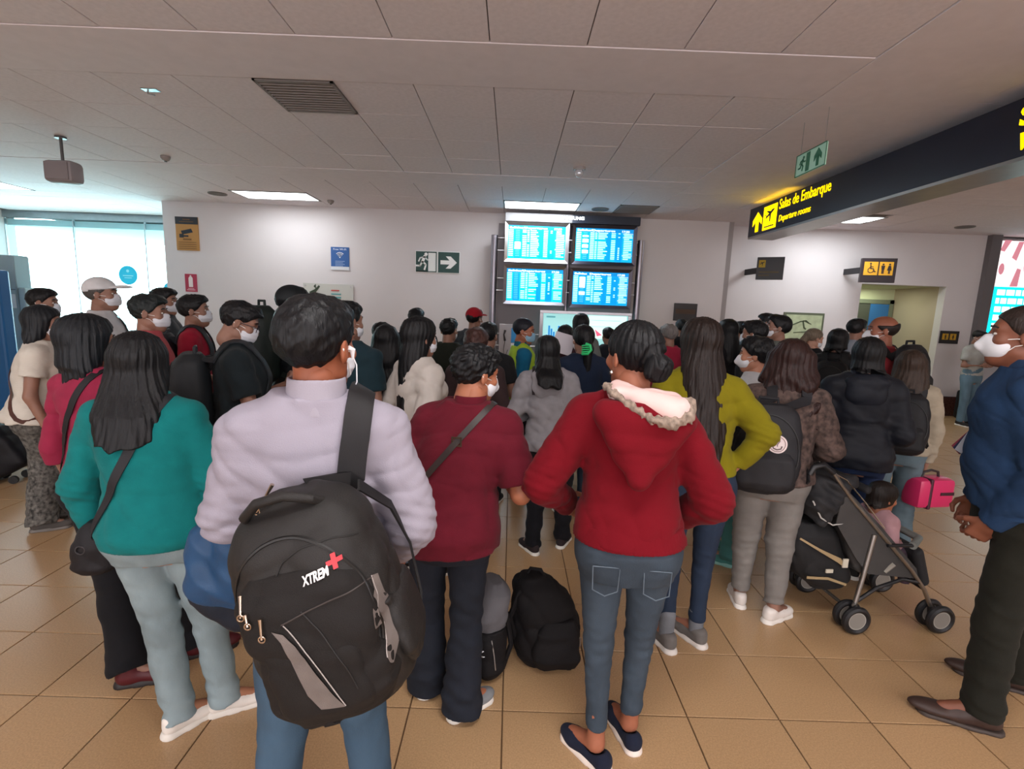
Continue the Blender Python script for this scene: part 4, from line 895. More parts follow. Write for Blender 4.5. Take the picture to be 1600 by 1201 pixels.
            H.ell((0, .135, -.045), (.067, .095, .125), .012, sub=True)
            if st == 'bob': H.loft([(-.17, 0, .0, .055, .075), (-.05, 0, .03, .066, .080)], .01, sub=True)
            nn = hair.get('waves', 0)
            H.disp(hair_disp(.0020*n, hair.get('n', 52), sd))
            if nn: H.disp(lambda P: nn*(np.sin(P[2]*42+3*np.sin(P[0]*20+sd)+np.arctan2(P[0], P[1])*3)*np.interp(P[2], [-.2, 0], [1, .1])))
            rag = hair.get('rag', .03)
            H.cut(lambda P: (-L+rag*(1+wav((P[0], P[1], P[2]*0), 45, sd)))-P[2])
            H.cut(lambda P: np.where(P[1] > .03, np.interp(P[1], [.03, .06, .09], [-.30 if st == 'long' else -.12, .035, .07]).astype(np.float32)-P[2], -1) if not hair.get('wrap') else -1+0*P[2])
        elif st == 'bun':
            H.disp(hair_disp(.0022*n, 46, sd)).cut(lambda P: hairline(P, -.004)); B = hair.get('bun', (0, -.115, -.005))
            H.ell(B, (.056, .042, .050), .006).disp(lambda P: np.where((P[1] < -.09) & (P[2] < .06), .004*np.sin(34*np.sqrt((P[0]-B[0]-.01)**2+(P[2]-B[2])**2)*4+2*np.arctan2(P[2]-B[2], P[0])), 0))
        elif st == 'pony':
            H.disp(hair_disp(.002*n, 46, sd)).cut(lambda P: np.where(P[1] > -.085, hairline(P, -.002), -1)); H.cap((0, -.105, .03), (0, -.125, -.06), .026, .042, .02).cap((0, -.125, -.06), (hair.get('sw', .0), -.12, -L), .042, .022, .02)
        q.hair = emit('hair', H.build(), hm, root, MH)
        if st in ('fringe_bald',): pass
    if cap:
        cv = Vol(hres); cv.ell((0, -.012, .045), (.089, .108, .092), .01).cut(lambda P: .038-.12*P[1]*0-P[2]+np.where(P[1] < -.05, -.01, 0)); cp = emit('cap', cv.build(), cap, root, MH)
        vz = Vol(hres); vz.ell((0, .115, .046), (.072, .085, .020), .005).ell((0, .095, .028), (.09, .12, .022), .005, sub=True).cut(lambda P: .03-P[1]); emit('visor', vz.build(), cap, cp, MH)
    if mask:
        mv = Vol(hres); kn = mask.get('kn')
        mv.ell((0, .043, -.042), (.0635, .062, .058), .01)
        if kn: mv.cap((0, .09, -.025), (0, .117, -.043), .028, .012, .02).cap((0, .075, -.06), (0, .106, -.055), .030, .012, .02)
        else: mv.cap((0, .088, -.018), (0, .088, -.062), .022, .022, .02).disp(lambda P: .0012*np.sin(P[2]*260))
        mv.cut(lambda P: .018+.25*np.abs(P[0])*0-P[1]); mo = emit('mask', mv.build(), mask['mat'], root, MH); lg = G()
        for s in (-1, 1):
            for zz in (-.012, -.07): 
                o = G().tube([(s*.060, .045, zz), (s*.072, .018, zz*.5), (s*.083, -.006, .0+zz*.35), (s*.088, -.022, .004)], .0018, 6).build('ear_loop', plain('e8e6e4', .6), mo, True); o.data.transform(U @ MH)
    if glasses:
        gg = G()
        for s in (-1, 1): gg.ring((s*.032, .098, .006), (0, 1, 0), .022, .002, 20, 6).tube([(s*.054, .098, .010), (s*.078, .0, .010)], .002, 6)
        o = gg.tube([(-.01, .1, .01), (.01, .1, .01)], .002, 6).build('glasses', plain('26222a', .3), root, True); o.data.transform(U @ MH); o['kind'] = 'stuff'
    # rough torso for fitting straps
    q.gb = BVHTree.FromPolygons([tuple(p) for p in tv[0]], [tuple(int(i) for i in a) for a in tv[1]]) if top else None
    b = Vol(.022); b.loft(torso_rows(fem, bw, (top or {}).get('t', .012)+.004, lx, ly, .76, 1.415), .02)
    for s in (-1, 1): b.cap((s*sx*.5+lx*.9, ly*.9-.006, 1.352), SH[s]+V3(-s*.02, 0, .004), .044+(top or {}).get('t', .012), .058*lb, .03)
    v, f = b.build(); q.bvh = BVHTree.FromPolygons([tuple(p) for p in v], [tuple(int(i) for i in a) for a in f])
    return q
def world(q, p):
    c, s = math.cos(q.rz), math.sin(q.rz); x, y, z = (v*q.u for v in p); l = q.root.location
    return Vector((l[0]+c*x-s*y, l[1]+s*x+c*y, l[2]+z))
def held(q, name, label, cat, p=(0, 0, 0), group=None, tilt=0):
    """a thing carried by a person: top-level, standing at p in the person's own measure"""
    t = empty(name, world(q, p), q.rz); t.scale = (q.u,)*3; tag(t, label, cat, group); return t
def loop_pts(q, c, e1, e2, a0, a1, n=40, off=.004):
    c = Vector(c); e1 = Vector(e1).normalized(); e2 = Vector(e2); e2 = (e2-e1*e2.dot(e1)).normalized(); P, N = [], []
    for i in range(n):
        a = math.radians(a0+(a1-a0)*i/(n-1)); d = e1*math.cos(a)+e2*math.sin(a); hit = q.bvh.ray_cast(c+d*.8, -d)
        if hit[0] is None: continue
        p, nn = hit[0], hit[1]
        if q.gb:
            h2 = q.gb.ray_cast(p+nn*.05, -nn)
            if h2[0] is not None: p = h2[0]
        P.append(p+nn*off); N.append(nn)
    for _ in range(2): P = [P[0]]+[(P[i-1]+P[i]*2+P[i+1])/4 for i in range(1, len(P)-1)]+[P[-1]] if len(P) > 3 else P
    return P, N
def crossbody(q, side, m, w=.035, parent=None, name='bag_strap', hipz=.90, hipx=.17, topx=.09, a0=0, a1=360, off=.005):
    S_ = Vector((side*topx+q.lx*.9, q.ly*.9, 1.40)); Hh = Vector((-side*hipx, 0, hipz)); c = (S_+Hh)/2; e = S_-Hh
    P, N = loop_pts(q, c, e, (0, 1, 0), a0, a1, 64, off); g = G(); g.ribbon(P, N, w, .003); o = g.build(name, m, parent, True); return o, P, N
def worn_pack(q, label, m, m2=None, size=(.32, .20, .46), z=.90, sides=(-1, 1), tilt=0, strapm=None, off=0.0, group=None, lab2=None, dx=0, name='backpack', trim=None):
    w, d, H = size; rows = torso_rows(q.fem, q.bw, .02, q.lx, q.ly); zz = z+H*.55; by = np.interp(zz, [r[0] for r in rows], [r[2]-r[4] for r in rows])-off
    t = held(q, name, label, 'backpack', (dx, by, z), group); r = max(.008, q.res)
    v = Vol(r); v.loft([(0, 0, -d*.48, w*.36, d*.36), (H*.07, 0, -d*.5, w*.47, d*.48), (H*.35, 0, -d*.5, w*.5, d*.5), (H*.7, 0, -d*.46, w*.48, d*.44), (H*.92, 0, -d*.40, w*.42, d*.34), (H, 0, -d*.38, w*.26, d*.18)], .02, p=2.8).disp(folds(.003, 11)); vv, f = v.build()
    def em(name, vf, mm, par=t): return link(name, new_mesh(name, vf[0], vf[1]), mm, par, smooth=True)
    o = em('pack_body', (vv, f), m)
    v = Vol(r); v.loft([(H*.06, 0, -d*.92, w*.33, d*.16), (H*.14, 0, -d*.95, w*.38, d*.22), (H*.42, 0, -d*.93, w*.37, d*.20), (H*.50, 0, -d*.86, w*.30, d*.10)], .02, p=3.2).disp(folds(.002, 13)); em('front_pocket', v.build(), m2 or m)
    G().tube([(-.05, -d*.3, H*.97), (-.045, -d*.3, H*1.06), (.045, -d*.3, H*1.06), (.05, -d*.3, H*.97)], .009).build('handle', strapm or m, t, True)
    zp = [(w*.50*math.sin(a)*.86, -d*.72-.002, H*(.48+.42*math.cos(a))) for a in np.linspace(-2.2, 2.2, 26)]
    b = BVHTree.FromPolygons([tuple(p) for p in vv], [tuple(int(i) for i in a) for a in f]); zpp = []
    for p in zp:
        hit = b.ray_cast(Vector((p[0], -1, p[2])), Vector((0, 1, 0)))
        if hit[0]: zpp.append(hit[0]+Vector((0, -.002, 0)))
    if len(zpp) > 3: G().tube(zpp, .0035, 6).build('zip', trim or plain('0c0c0e', .5), t, True)
    for s in sides:
        P, N = loop_pts(q, (s*.085+q.lx*.8, q.ly*.8, 1.18), (0, 0, 1), (0, 1, 0), -38, 125, 30, .006)
        P = [p-Vector((dx, by, z)) for p in P]; P.append(Vector((s*.15-dx, -.02-by, .99-z))); N.append(Vector((s, 0, -.3))); P.append(Vector((s*.15-dx, -.03, .06))); N.append(Vector((s, 0, -.3)))
        P.insert(0, Vector((s*.07, -d*.25, H*.93))); N.insert(0, Vector((0, -.3, 1)))
        G().ribbon(P, N, [.055]*(len(P)-2)+[.03, .03], .008).build('shoulder_strap', strapm or m, t, True)
    return t, b
# ================================================================== the crowd, nearest first
KN95 = dict(mat=mat('white_mask', 'dfe0e6', .8), kn=1); WMASK = dict(mat=mat('white_mask', 'd3d6de', .8)); BLUEM = dict(mat=mat('blue_mask', '8ab4cf', .8))
jeans = lambda c, fit='straight', **k: dict(name='jeans', mat=denim(c), fit=fit, **k)
pants = lambda c, fit='straight', **k: dict(name='trousers', mat=cloth(c), fit=fit, **k)
def tee(c, **k): return dict(name='shirt', mat=cloth(c), sleeve='short', **{'t': .016, 'hem': .88, **k})
def jacket(c, **k): return dict(name='jacket', mat=nylon(c), **{'t': .030, 'ts': .022, 'hem': .84, 'amp': .006, **k})
SNK = lambda c, s='dcd8d0': dict(mat=cloth(c), sole=plain(s, .6))
SNK0 = SNK('33302f')

# man in the white shirt with the large backpack
p_white = person('man in a wrinkled white shirt, back turned, with the large black backpack and jeans', 495, 462, 1.27, -14, bw=.86, lx=.012, head=(30, -2), skin='8f5238',
    arms=(((.055, .02, -.215), (.0, .24, -.27)), ((.075, -.03, -.24), (.05, .09, -.37))), top=dict(name='dress_shirt', mat=mat('white_cotton', '96919d', .85, spec=.2, bump=.4, bscale=420, var=.03, vscale=5, wr=.35, wscale=6), t=.026, ts=.024, hem=.90, amp=.0062, ch=.012, collar=mat('white_cotton', '9a95a0', .85, spec=.25, bump=.3, bscale=420)),
    legs=jeans('3e5569', 'straight'), hair=dict(style='short', amp=.75, vol=1.03, nape=.022), mask=WMASK, feet=((-.13, .0, -6), (.15, .0, 10)), shoes=SNK('3a3a40'))
g = G().tube([p_white.MH @ Vector(p) for p in ((.084, .012, -.004), (.095, .02, -.04), (.088, .03, -.085), (.07, .02, -.13), (.09, .04, -.22), (.10, .08, -.30))], .0016, 6)
o = g.build('earphone_cable', plain('e9e9ee', .4), p_white.root, True); o.data.transform(Matrix.Scale(p_white.u, 4))
o = G().tube([p_white.MH @ Vector(p) for p in ((.083, .006, .004), (.088, .016, -.002), (.086, .018, -.026))], [.006, .007, .003], 8).build('earbud', plain('ececf0', .3), p_white.root, True); o.data.transform(Matrix.Scale(p_white.u, 4))

# his backpack: measured on the photograph, hung from the right shoulder and leaning
PKY = 0.92; TH = math.radians(19); pc = at(508, 925, Y=PKY+.12)
pk = empty('large_backpack', (pc[0], pc[1], pc[2]-.27)); tag(pk, 'large black backpack with grey strips and white lettering on the man in white', 'backpack')
RP = Matrix.Translation((0, 0, .27)) @ Matrix.Rotation(-TH, 4, 'Y') @ Matrix.Rotation(math.radians(4), 4, 'X')
M_pk = mat('backpack_nylon', '1d1b1a', .6, spec=.4, bump=.5, bscale=520, var=.10, vscale=14); M_pk2 = mat('backpack_panel', '181514', .75, spec=.3, bump=.5, bscale=600, var=.08, vscale=10)
M_ref = mat('reflective_grey', '6a625e', .5, spec=.4, bump=.5, bscale=700, var=.1, vscale=30)
def pemit(name, vf, m, par=pk): return link(name, new_mesh(name, xform(vf[0], RP), vf[1]), m, par, smooth=True)
v = Vol(.0065); v.loft([(-.245, 0, .0, .10, .085), (-.22, 0, .0, .145, .115), (-.10, 0, 0, .172, .130), (.06, 0, 0, .168, .125), (.16, 0, .01, .150, .110), (.215, 0, .02, .115, .085), (.24, 0, .03, .06, .045)], .02, p=2.5).disp(folds(.0035, 21)); pv = v.build(); pemit('pack_body', pv, M_pk)
v = Vol(.0055); v.loft([(-.215, .0, -.085, .10, .05), (-.17, .0, -.095, .135, .06), (-.03, .005, -.10, .140, .058), (.08, .005, -.085, .128, .055), (.125, .005, -.07, .09, .04)], .01, p=2.7).disp(folds(.003, 23)); fv = v.build(); pemit('front_compartment', fv, M_pk2)
v = Vol(.0055); v.loft([(-.20, .0, -.125, .085, .025), (-.165, 0, -.135, .098, .032), (-.05, .005, -.135, .100, .030), (.012, .005, -.125, .088, .024), (.022, .005, -.118, .078, .016)], .008, p=3.2).disp(folds(.002, 25)); gv = v.build(); pemit('front_pocket', gv, M_pk2)
for sx, nm in ((1, 1), (-1, 1)):
    v = Vol(.007); v.loft([(-.19, sx*.145, .01, .02, .05), (-.15, sx*.155, .01, .024, .075), (-.04, sx*.158, .01, .022, .075), (-.02, sx*.155, .01, .014, .065)], .01, p=2.6).disp(folds(.003, 27+sx)); pemit('side_pocket', v.build(), M_pk)
vv, ff = join([pv, fv, gv]); PB = BVHTree.FromPolygons([tuple(p) for p in vv], [tuple(int(i) for i in a) for a in ff])
RPI = RP.inverted(); _o3 = RPI @ (Vector((0, 0, CAMH))-Vector(pk.location))
def pkl(px, py):
    e_ = RPI @ (Vector(at(px, py, Y=PKY))-Vector(pk.location)); h_ = PB.ray_cast(_o3, (e_-_o3).normalized()); p_ = h_[0] if h_[0] else e_
    return p_[0], p_[2]
def onpk(x, z, off=.0015):
    hit = PB.ray_cast(Vector((x, -.6, z)), Vector((0, 1, 0))); p = hit[0] if hit[0] else Vector((x, -.02, z)); return Vector((p[0], p[1]-off, p[2]))
def along(pts, n=24):
    out = []; 
    for i in range(len(pts)-1):
        for k in range(n//(len(pts)-1)+1):
            t = k/(n//(len(pts)-1)+1); out.append((pts[i][0]*(1-t)+pts[i+1][0]*t, pts[i][1]*(1-t)+pts[i+1][1]*t))
    return out+[pts[-1]]
def ptube(name, pix, r, m, off=.001, local=False, par=pk):
    P = [onpk(x, z, off) for x, z in along(pix if local else [pkl(*q) for q in pix])]
    for _ in range(2): P = [P[0]]+[(P[i-1]+P[i]+P[i+1])/3 for i in range(1, len(P)-1)]+[P[-1]]
    return G().tube([RP @ p for p in P], r, 6).build(name, m, par, True)
def arc(cx, cz, rx, rz, a0, a1, n=18): return [(cx+rx*math.sin(math.radians(a0+(a1-a0)*i/n)), cz+rz*math.cos(math.radians(a0+(a1-a0)*i/n))) for i in range(n+1)]
M_zip = plain('0f0e0e', .45)
ptube('zip', arc(0, .0, .150, .19, -115, 115), .0042, M_zip, local=True)
ptube('piping', [(440, 976), (478, 955), (520, 935), (560, 915), (583, 900)], .0016, plain('3b3432'), .002)
ptube('seam', [(432, 900), (440, 880), (470, 855), (520, 838), (560, 832)], .0018, plain('131110'), .001)
ptube('seam', [(470, 955), (500, 985), (540, 1040), (560, 1075)], .0016, plain('131110'), .001)
def patch(name, left, right, m, off=.0035):
    n = 22; A_ = along([pkl(*q) for q in left], n); B_ = along([pkl(*q) for q in right], n); k = min(len(A_), len(B_)); v = []; f = []
    A_ = [A_[int(i*(len(A_)-1)/(n-1))] for i in range(n)]; B_ = [B_[int(i*(len(B_)-1)/(n-1))] for i in range(n)]
    for a, b in zip(A_, B_):
        for t in (0, .33, .67, 1): v.append(RP @ onpk(a[0]*(1-t)+b[0]*t, a[1]*(1-t)+b[1]*t, off))
    for i in range(n-1):
        for j in range(3): f.append((i*4+j, i*4+j+1, i*4+j+5, i*4+j+4))
    return G().add(v, f).build(name, m, pk, True)
patch('reflective_strip', [(425, 986), (440, 1003), (462, 1045), (482, 1085), (503, 1106)], [(443, 990), (462, 1008), (492, 1048), (520, 1082), (541, 1101)], M_ref)
patch('reflective_strip', [(580, 897), (584, 930), (596, 970), (604, 1000), (610, 1032)], [(591, 893), (606, 925), (618, 955), (627, 985), (616, 1032)], M_ref)
ptube('white_piping', [(443, 976), (465, 1000), (500, 1045), (541, 1100)], .0011, plain('a8a09c'), .003); ptube('white_piping', [(581, 897), (590, 945), (603, 990), (606, 1025)], .0011, plain('a8a09c'), .003)
for k, (a, b) in enumerate((((398, 782), (404, 797)), ((377, 930), (379, 962)), ((385, 958), (390, 975)), ((408, 965), (412, 995)), ((636, 992), (643, 1014)))):
    pa, pb = onpk(*pkl(*a), .004), onpk(*pkl(*b), .008); G().tube([RP @ pa, RP @ (pa*.6+pb*.4), RP @ pb], [.0045, .003, .0028], 8).ring(RP @ pb, RP.to_3x3() @ Vector((0, 1, 0)), .0065, .0015, 14, 6).build('zip_pull', metal('c9b7a6', .25), pk, True)
# lettering on the pack
lx0, lz0 = pkl(475, 914); lx1, lz1 = pkl(519, 893); a_ = math.atan2(lz1-lz0, lx1-lx0); LM = Matrix.Translation((lx0, 0, lz0)) @ Matrix.Rotation(-a_, 4, 'Y')
def oncloth(me, M, off):
    for q in me.vertices:
        p = M @ Vector((q.co.x, 0, q.co.y)); h_ = onpk(p[0], p[2], off+q.co.z); q.co = RP @ h_
me = fit(text_mesh('XTREM', .1, Matrix.Identity(4), 0, .004), math.hypot(lx1-lx0, lz1-lz0)*.93, .0165); bm = bmesh.new(); bm.from_mesh(me); bmesh.ops.subdivide_edges(bm, edges=bm.edges[:], cuts=1); bm.to_mesh(me); bm.free(); oncloth(me, LM, .006); link('lettering', me, plain('e2dedc', .5), pk)
cx_, cz_ = pkl(523, 874); s_ = .0045; L_ = .0150
for q in (((-L_, -s_), (L_, -s_), (L_, s_), (-L_, s_)), ((-s_, -L_), (s_, -L_), (s_, L_), (-s_, L_))): pass
G().add([RP @ onpk(cx_+x, cz_+z, .0045) for x, z in ((-L_, -s_), (-s_, -s_), (-s_, -L_), (s_, -L_), (s_, -s_), (L_, -s_), (L_, s_), (s_, s_), (s_, L_), (-s_, L_), (-s_, s_), (-L_, s_))], [tuple(range(12))]).build('red_cross_mark', plain('c8303a', .5), pk)
tag(G().tube([RP @ Vector(p) for p in ((-.085, .0, .205), (-.075, -.035, .235), (-.03, -.05, .262), (.03, -.05, .262), (.075, -.035, .235), (.085, .0, .205))], .011, 10).build('carry_handle', M_pk, pk, True), None)
P, N = loop_pts(p_white, (p_white.lx+.075, p_white.ly, 1.16), (.12, 0, 1), (0, 1, 0), -62, 130, 44, .008)
P = [p*p_white.u for p in P]; wp = [Vector(world(p_white, p/p_white.u)) - Vector(pk.location) for p in P]
tail = [RP @ Vector((.03, .06, .225))]; N2 = [Vector(n_) for n_ in N]
G().ribbon(tail+wp, [Vector((0, -.6, .8))]+N2, [.06]+[.066]*len(wp), .010).build('shoulder_strap', nylon('1f1e20'), pk, True)
G().ribbon([RP @ Vector(p) for p in ((.12, .10, .19), (.155, .15, .10), (.16, .17, -.02), (.15, .14, -.15), (.14, .08, -.2))], [Vector((1, .3, 0))]*5, .035, .006).build('webbing_strap', nylon('1a191a'), pk, True)

# blue padded jacket over his left arm
jt = at(352, 790, Y=1.25); jk = empty('blue_jacket', (jt[0], jt[1], jt[2]-.30)); tag(jk, 'blue quilted jacket with dark lining hanging from the arm of the man in white', 'jacket')
def J(px, py, Y): p = at(px, py, Y=Y)-np.array(jk.location); return tuple(p)
v = Vol(.0075); v.cap(J(368, 785, 1.30), J(330, 850, 1.28), .035, .055, .04).cap(J(330, 850, 1.28), J(325, 905, 1.25), .055, .06, .04).cap(J(365, 800, 1.22), J(372, 900, 1.24), .045, .06, .04).cap(J(345, 900, 1.26), J(385, 930, 1.27), .055, .05, .04)
v.disp(lambda P: .006*np.abs(np.sin((P[2]+P[0]*.7)*42))-.003+.003*wav(P, 25, 4)); link('shell', new_mesh('shell', *v.build()), mat('blue_nylon', '184268', .5, spec=.4, bump=.3, bscale=300, var=.12, vscale=9), jk, smooth=True)
v = Vol(.0075); v.cap(J(318, 925, 1.27), J(400, 965, 1.27), .035, .03, .03).cap(J(330, 935, 1.27), J(370, 975, 1.26), .03, .02, .03).cap(J(350, 930, 1.27), J(395, 930, 1.27), .045, .045, .03).disp(folds(.004, 5)); link('lining', new_mesh('lining', *v.build()), nylon('14202f'), jk, smooth=True)

# woman in the teal sweater
M_teal = knit('0f6a6a')
p_teal = person('woman in a teal knitted sweater and pale jeans with long dark hair', 215, 520, 1.88, -10, fem=True, bw=1.10, skin='a06d52', head=(-4, 0),
    arms=(((.085, -.02, -.28), (.045, .03, -.53)), ((.10, -.02, -.27), (-.02, .17, -.36))), top=dict(name='sweater', mat=M_teal, t=.028, ts=.018, hem=.835, amp=.0035, band=M_teal), legs=dict(name='jeans', mat=denim('7d8c90'), fit='straight'), hair=dict(style='long', len=.31, w=1.14, back=.13), mask=WMASK,
    pfeet=((282, 1120, 35), (352, 1092, 62)), shoes=dict(mat=leather('d8d2ca'), lace=plain('ece8e4'), sole=plain('d9d4cb')))
v, f = G().ring((0, 0, 0), (0, 0, 1), .036, .011, 24, 8), None
cf = p_teal.WR[-1]; d_ = Vector(cf-p_teal.EL[-1]).normalized(); cg = G().ring(Vector(cf)-d_*.01, d_, .038, .012, 24, 8); o = cg.build('pink_cuff', mat('pink_cuff', 'c98493', .8), p_teal.root, True); o.data.transform(Matrix.Scale(p_teal.u, 4))
bg = held(p_teal, 'crossbody_bag', 'black soft crossbody bag hanging at the left hip of the teal sweater woman', 'handbag', (-.23, -.02, .70))
bg.name = 'crossbody_bag'; v = Vol(.008); v.loft([(0, 0, 0, .05, .04), (.03, 0, 0, .085, .055), (.12, .01, 0, .08, .055), (.19, .02, 0, .055, .035), (.21, .02, 0, .03, .02)], .02, p=2.4).disp(folds(.005, 3)); link('bag_body', new_mesh('bag_body', *v.build()), nylon('19181c'), bg, smooth=True)
G().ring((-.02, -.057, .12), (0, 1, 0), .016, .003, 20, 6).build('emblem_ring', metal('55555a'), bg, True)
P, N = loop_pts(p_teal, (p_teal.lx-.02, p_teal.ly, 1.12), (.24, 0, .52), (0, 1, 0), -170, 150, 60, .006)
o = G().ribbon([p-Vector((-.23, -.02, .70)) for p in P], N, .036, .003).build('bag_strap', nylon('27272c'), bg, True)

# person in the dark red polo
p_pol = person('person in a dark red polo shirt with a thin bag strap and dark jeans', 745, 540, 1.98, 12, fem=True, bw=1.22, skin='a3674c', head=(42, 8), arms=(((.09, -.05, -.26), (-.02, .17, -.32)), ((.09, -.05, -.27), (-.05, .18, -.26))),
    top=dict(name='polo_shirt', mat=cloth('6a1527'), t=.030, ts=.018, hem=.80, sleeve='short', sl=.85, amp=.0045, collar=cloth('6a1527'), flare=.012), legs=dict(name='jeans', mat=denim('1c2029'), fit='flare', end=.0), hair=dict(style='short', amp=1.6, vol=1.06), mask=KN95, pfeet=((668, 1060, 10), (722, 1098, 50)), shoes=SNK('8b8d91'))
o, P, N = crossbody(p_pol, 1, leather('2c2523'), .026, p_pol.root, hipz=.98, topx=.10, a0=-178, a1=170); o.data.transform(Matrix.Scale(p_pol.u, 4))
i = min(range(len(P)), key=lambda k: (P[k]-Vector((.07, -.14, 1.30))).length); o = G().add([P[i]+Vector((x*.022, -.006, z*.022)) for x, z in ((-1, -.9), (1, -.9), (1, .9), (-1, .9), (-.65, -.55), (.65, -.55), (.65, .55), (-.65, .55))], [(0, 1, 5, 4), (1, 2, 6, 5), (2, 3, 7, 6), (3, 0, 4, 7)]).build('buckle', metal('a99a86', .3), p_pol.root); o.data.transform(Matrix.Scale(p_pol.u, 4))
o = G().tube([(.04, -.135, .875), (.075, -.14, .87), (.11, -.13, .875)], .002, 6).build('pocket_stitching', plain('6b5a4c'), p_pol.root); o.data.transform(Matrix.Scale(p_pol.u, 4))

# woman in the red hooded sweater
M_red = mat('red_fleece', '690a17', .92, spec=.15, bump=.4, bscale=260, var=.08, vscale=8, sheen=.03, wr=.15, wscale=5)
p_red = person('woman in a bright red hooded sweater with a hair bun, back turned', 992, 503, 1.78, 6, fem=True, bw=1.04, skin='9a5f47', head=(-32, 0), arms=(((.155, -.05, -.25), (.06, .14, -.39)), ((.145, -.05, -.27), (.05, .14, -.42))),
    top=dict(name='hooded_sweater', mat=M_red, t=.030, ts=.028, hem=.90, amp=.0045, band=M_red, flare=.004), legs=dict(name='jeans', mat=denim('39444f'), fit='skinny', end=.12), hair=dict(style='bun', vol=1.07, bun=(.012, -.118, -.02)), pfeet=((930, 1172, -38), (982, 1140, -14)), mask=None,
    shoes=dict(mat=cloth('20263a'), kind='slip', sole=plain('ded2c8')))
UR = Matrix.Scale(p_red.u, 4)
hd = Vol(.0075); hd.cap((-.11, -.10, 1.36), (0, -.140, 1.15), .045, .018, .05).cap((.13, -.10, 1.35), (0, -.140, 1.15), .045, .018, .05).ell((.0, -.118, 1.28), (.10, .035, .11), .05).ell((-.03, -.11, 1.36), (.10, .05, .055), .03).ell((.06, -.10, 1.35), (.09, .05, .05), .03).disp(folds(.004, 9)); hd.cut(lambda P: P[2]-1.405); vf = hd.build(); link('hood', new_mesh('hood', vf[0]*p_red.u, vf[1]), M_red, p_red.root, smooth=True)
ln = Vol(.0065); ln.cap((-.08, -.085, 1.425), (.11, -.115, 1.385), .028, .036, .02).cap((-.075, -.05, 1.43), (.10, -.05, 1.40), .03, .03, .02).cap((-.08, -.03, 1.43), (-.075, .02, 1.40), .026, .03, .02).cap((.11, -.10, 1.385), (.085, .02, 1.395), .034, .03, .02).cap((-.02, -.10, 1.41), (.09, -.13, 1.375), .03, .04, .02).disp(folds(.003, 12)); ln.ell((0, .0, 1.47), (.060, .064, .09), .01, sub=True); vf = ln.build(); link('hood_lining', new_mesh('hood_lining', vf[0]*p_red.u, vf[1]), mat('pink_lining', 'd9b9b4', .9, var=.04), p_red.root, smooth=True)
fu = Vol(.006); pts = [(-.105, .02, 1.43), (-.115, -.05, 1.44), (-.095, -.105, 1.425), (-.045, -.145, 1.395), (.02, -.165, 1.36), (.08, -.165, 1.35), (.135, -.14, 1.37), (.145, -.10, 1.405)]
for a, b in zip(pts, pts[1:]): fu.cap(a, b, .012 if a[0] < .08 else .02, .012 if b[0] < .08 else .022, .01)
fu.disp(lambda P: .005*wav(P, 130, 3)+.003*wav(P, 230, 5)); vf = fu.build(); link('fur_trim', new_mesh('fur_trim', vf[0]*p_red.u, vf[1]), mat('fur', '8d7d70', .95, bump=1.0, bscale=400, var=.4, vscale=60), p_red.root, smooth=True)
for s in (-1, 1):
    pts = []
    for x, z in ((-.045, .84), (.045, .84), (.042, .755), (0, .735), (-.042, .755), (-.045, .84)):
        lb_ = p_red.bw**.5; pts.append((s*.085+x, -.145-.0*abs(x), z))
    o = G().tube(pts, .0022, 5).build('pocket_stitching', plain('55636f'), p_red.root); o.data.transform(UR)
o = G().ell((-.088, .0, -.052), (.007, .007, .009)).build('earring', metal('d8d4d0', .15), p_red.root, True); o.data.transform(UR @ p_red.MH)

# woman in the mustard sweater
M_mus = mat('mustard_knit', '736a10', .9, spec=.15, bump=.45, bscale=220, var=.08, vscale=10, sheen=.03, wr=.15, wscale=6)
p_mus = person('woman in a mustard green sweater with very long straight hair, hand on her hip', 1097, 498, 2.42, 10, fem=True, bw=1.0, skin='a9705a', head=(-12, 0), arms=('down', ((.15, -.08, -.175), (.05, -.05, -.33))), top=dict(name='sweater', mat=M_mus, t=.022, ts=.014, hem=.93, amp=.004),
    legs=dict(name='jeans', mat=denim('232f42'), fit='skinny', end=.10), hair=dict(style='long', len=.64, w=1.0, back=.135, tip=.70, col='1d1411', rag=.05), mask=WMASK, pfeet=((1040, 995, -18), (1086, 988, -28)), shoes=dict(mat=cloth('77736f'), sole=plain('cfc9c2'), sock=cloth('7d8086')))
# person in the grey hooded sweater
M_gr = mat('grey_fleece', '87858a', .95, spec=.15, bump=.45, bscale=260, var=.07, vscale=20, wr=.2)
p_gr = person('woman in a pale grey hooded sweater and black trousers facing the screens', 856, 525, 3.36, 2, fem=True, bw=1.08, head=(-6, 0), arms=(((.10, -.02, -.26), (-.03, .17, -.27)), 'front'), top=dict(name='hooded_sweater', mat=M_gr, t=.034, ts=.024, hem=.82, hood=M_gr, band=M_gr, amp=.006), legs=pants('15161b', 'straight'), hair=dict(style='long', len=.24, w=.95, back=.20),
    mask=WMASK, pfeet=((832, 852, -30), (878, 842, 24)), shoes=SNK('352c2e'))
P, N = loop_pts(p_gr, (p_gr.lx-.10, p_gr.ly, 1.2), (0, 0, 1), (0, 1, 0), -75, 60, 26, .008); o = G().ribbon(P, N, .022, .004).build('bag_strap', nylon('2a2528'), p_gr.root, True); o.data.transform(Matrix.Scale(p_gr.u, 4))
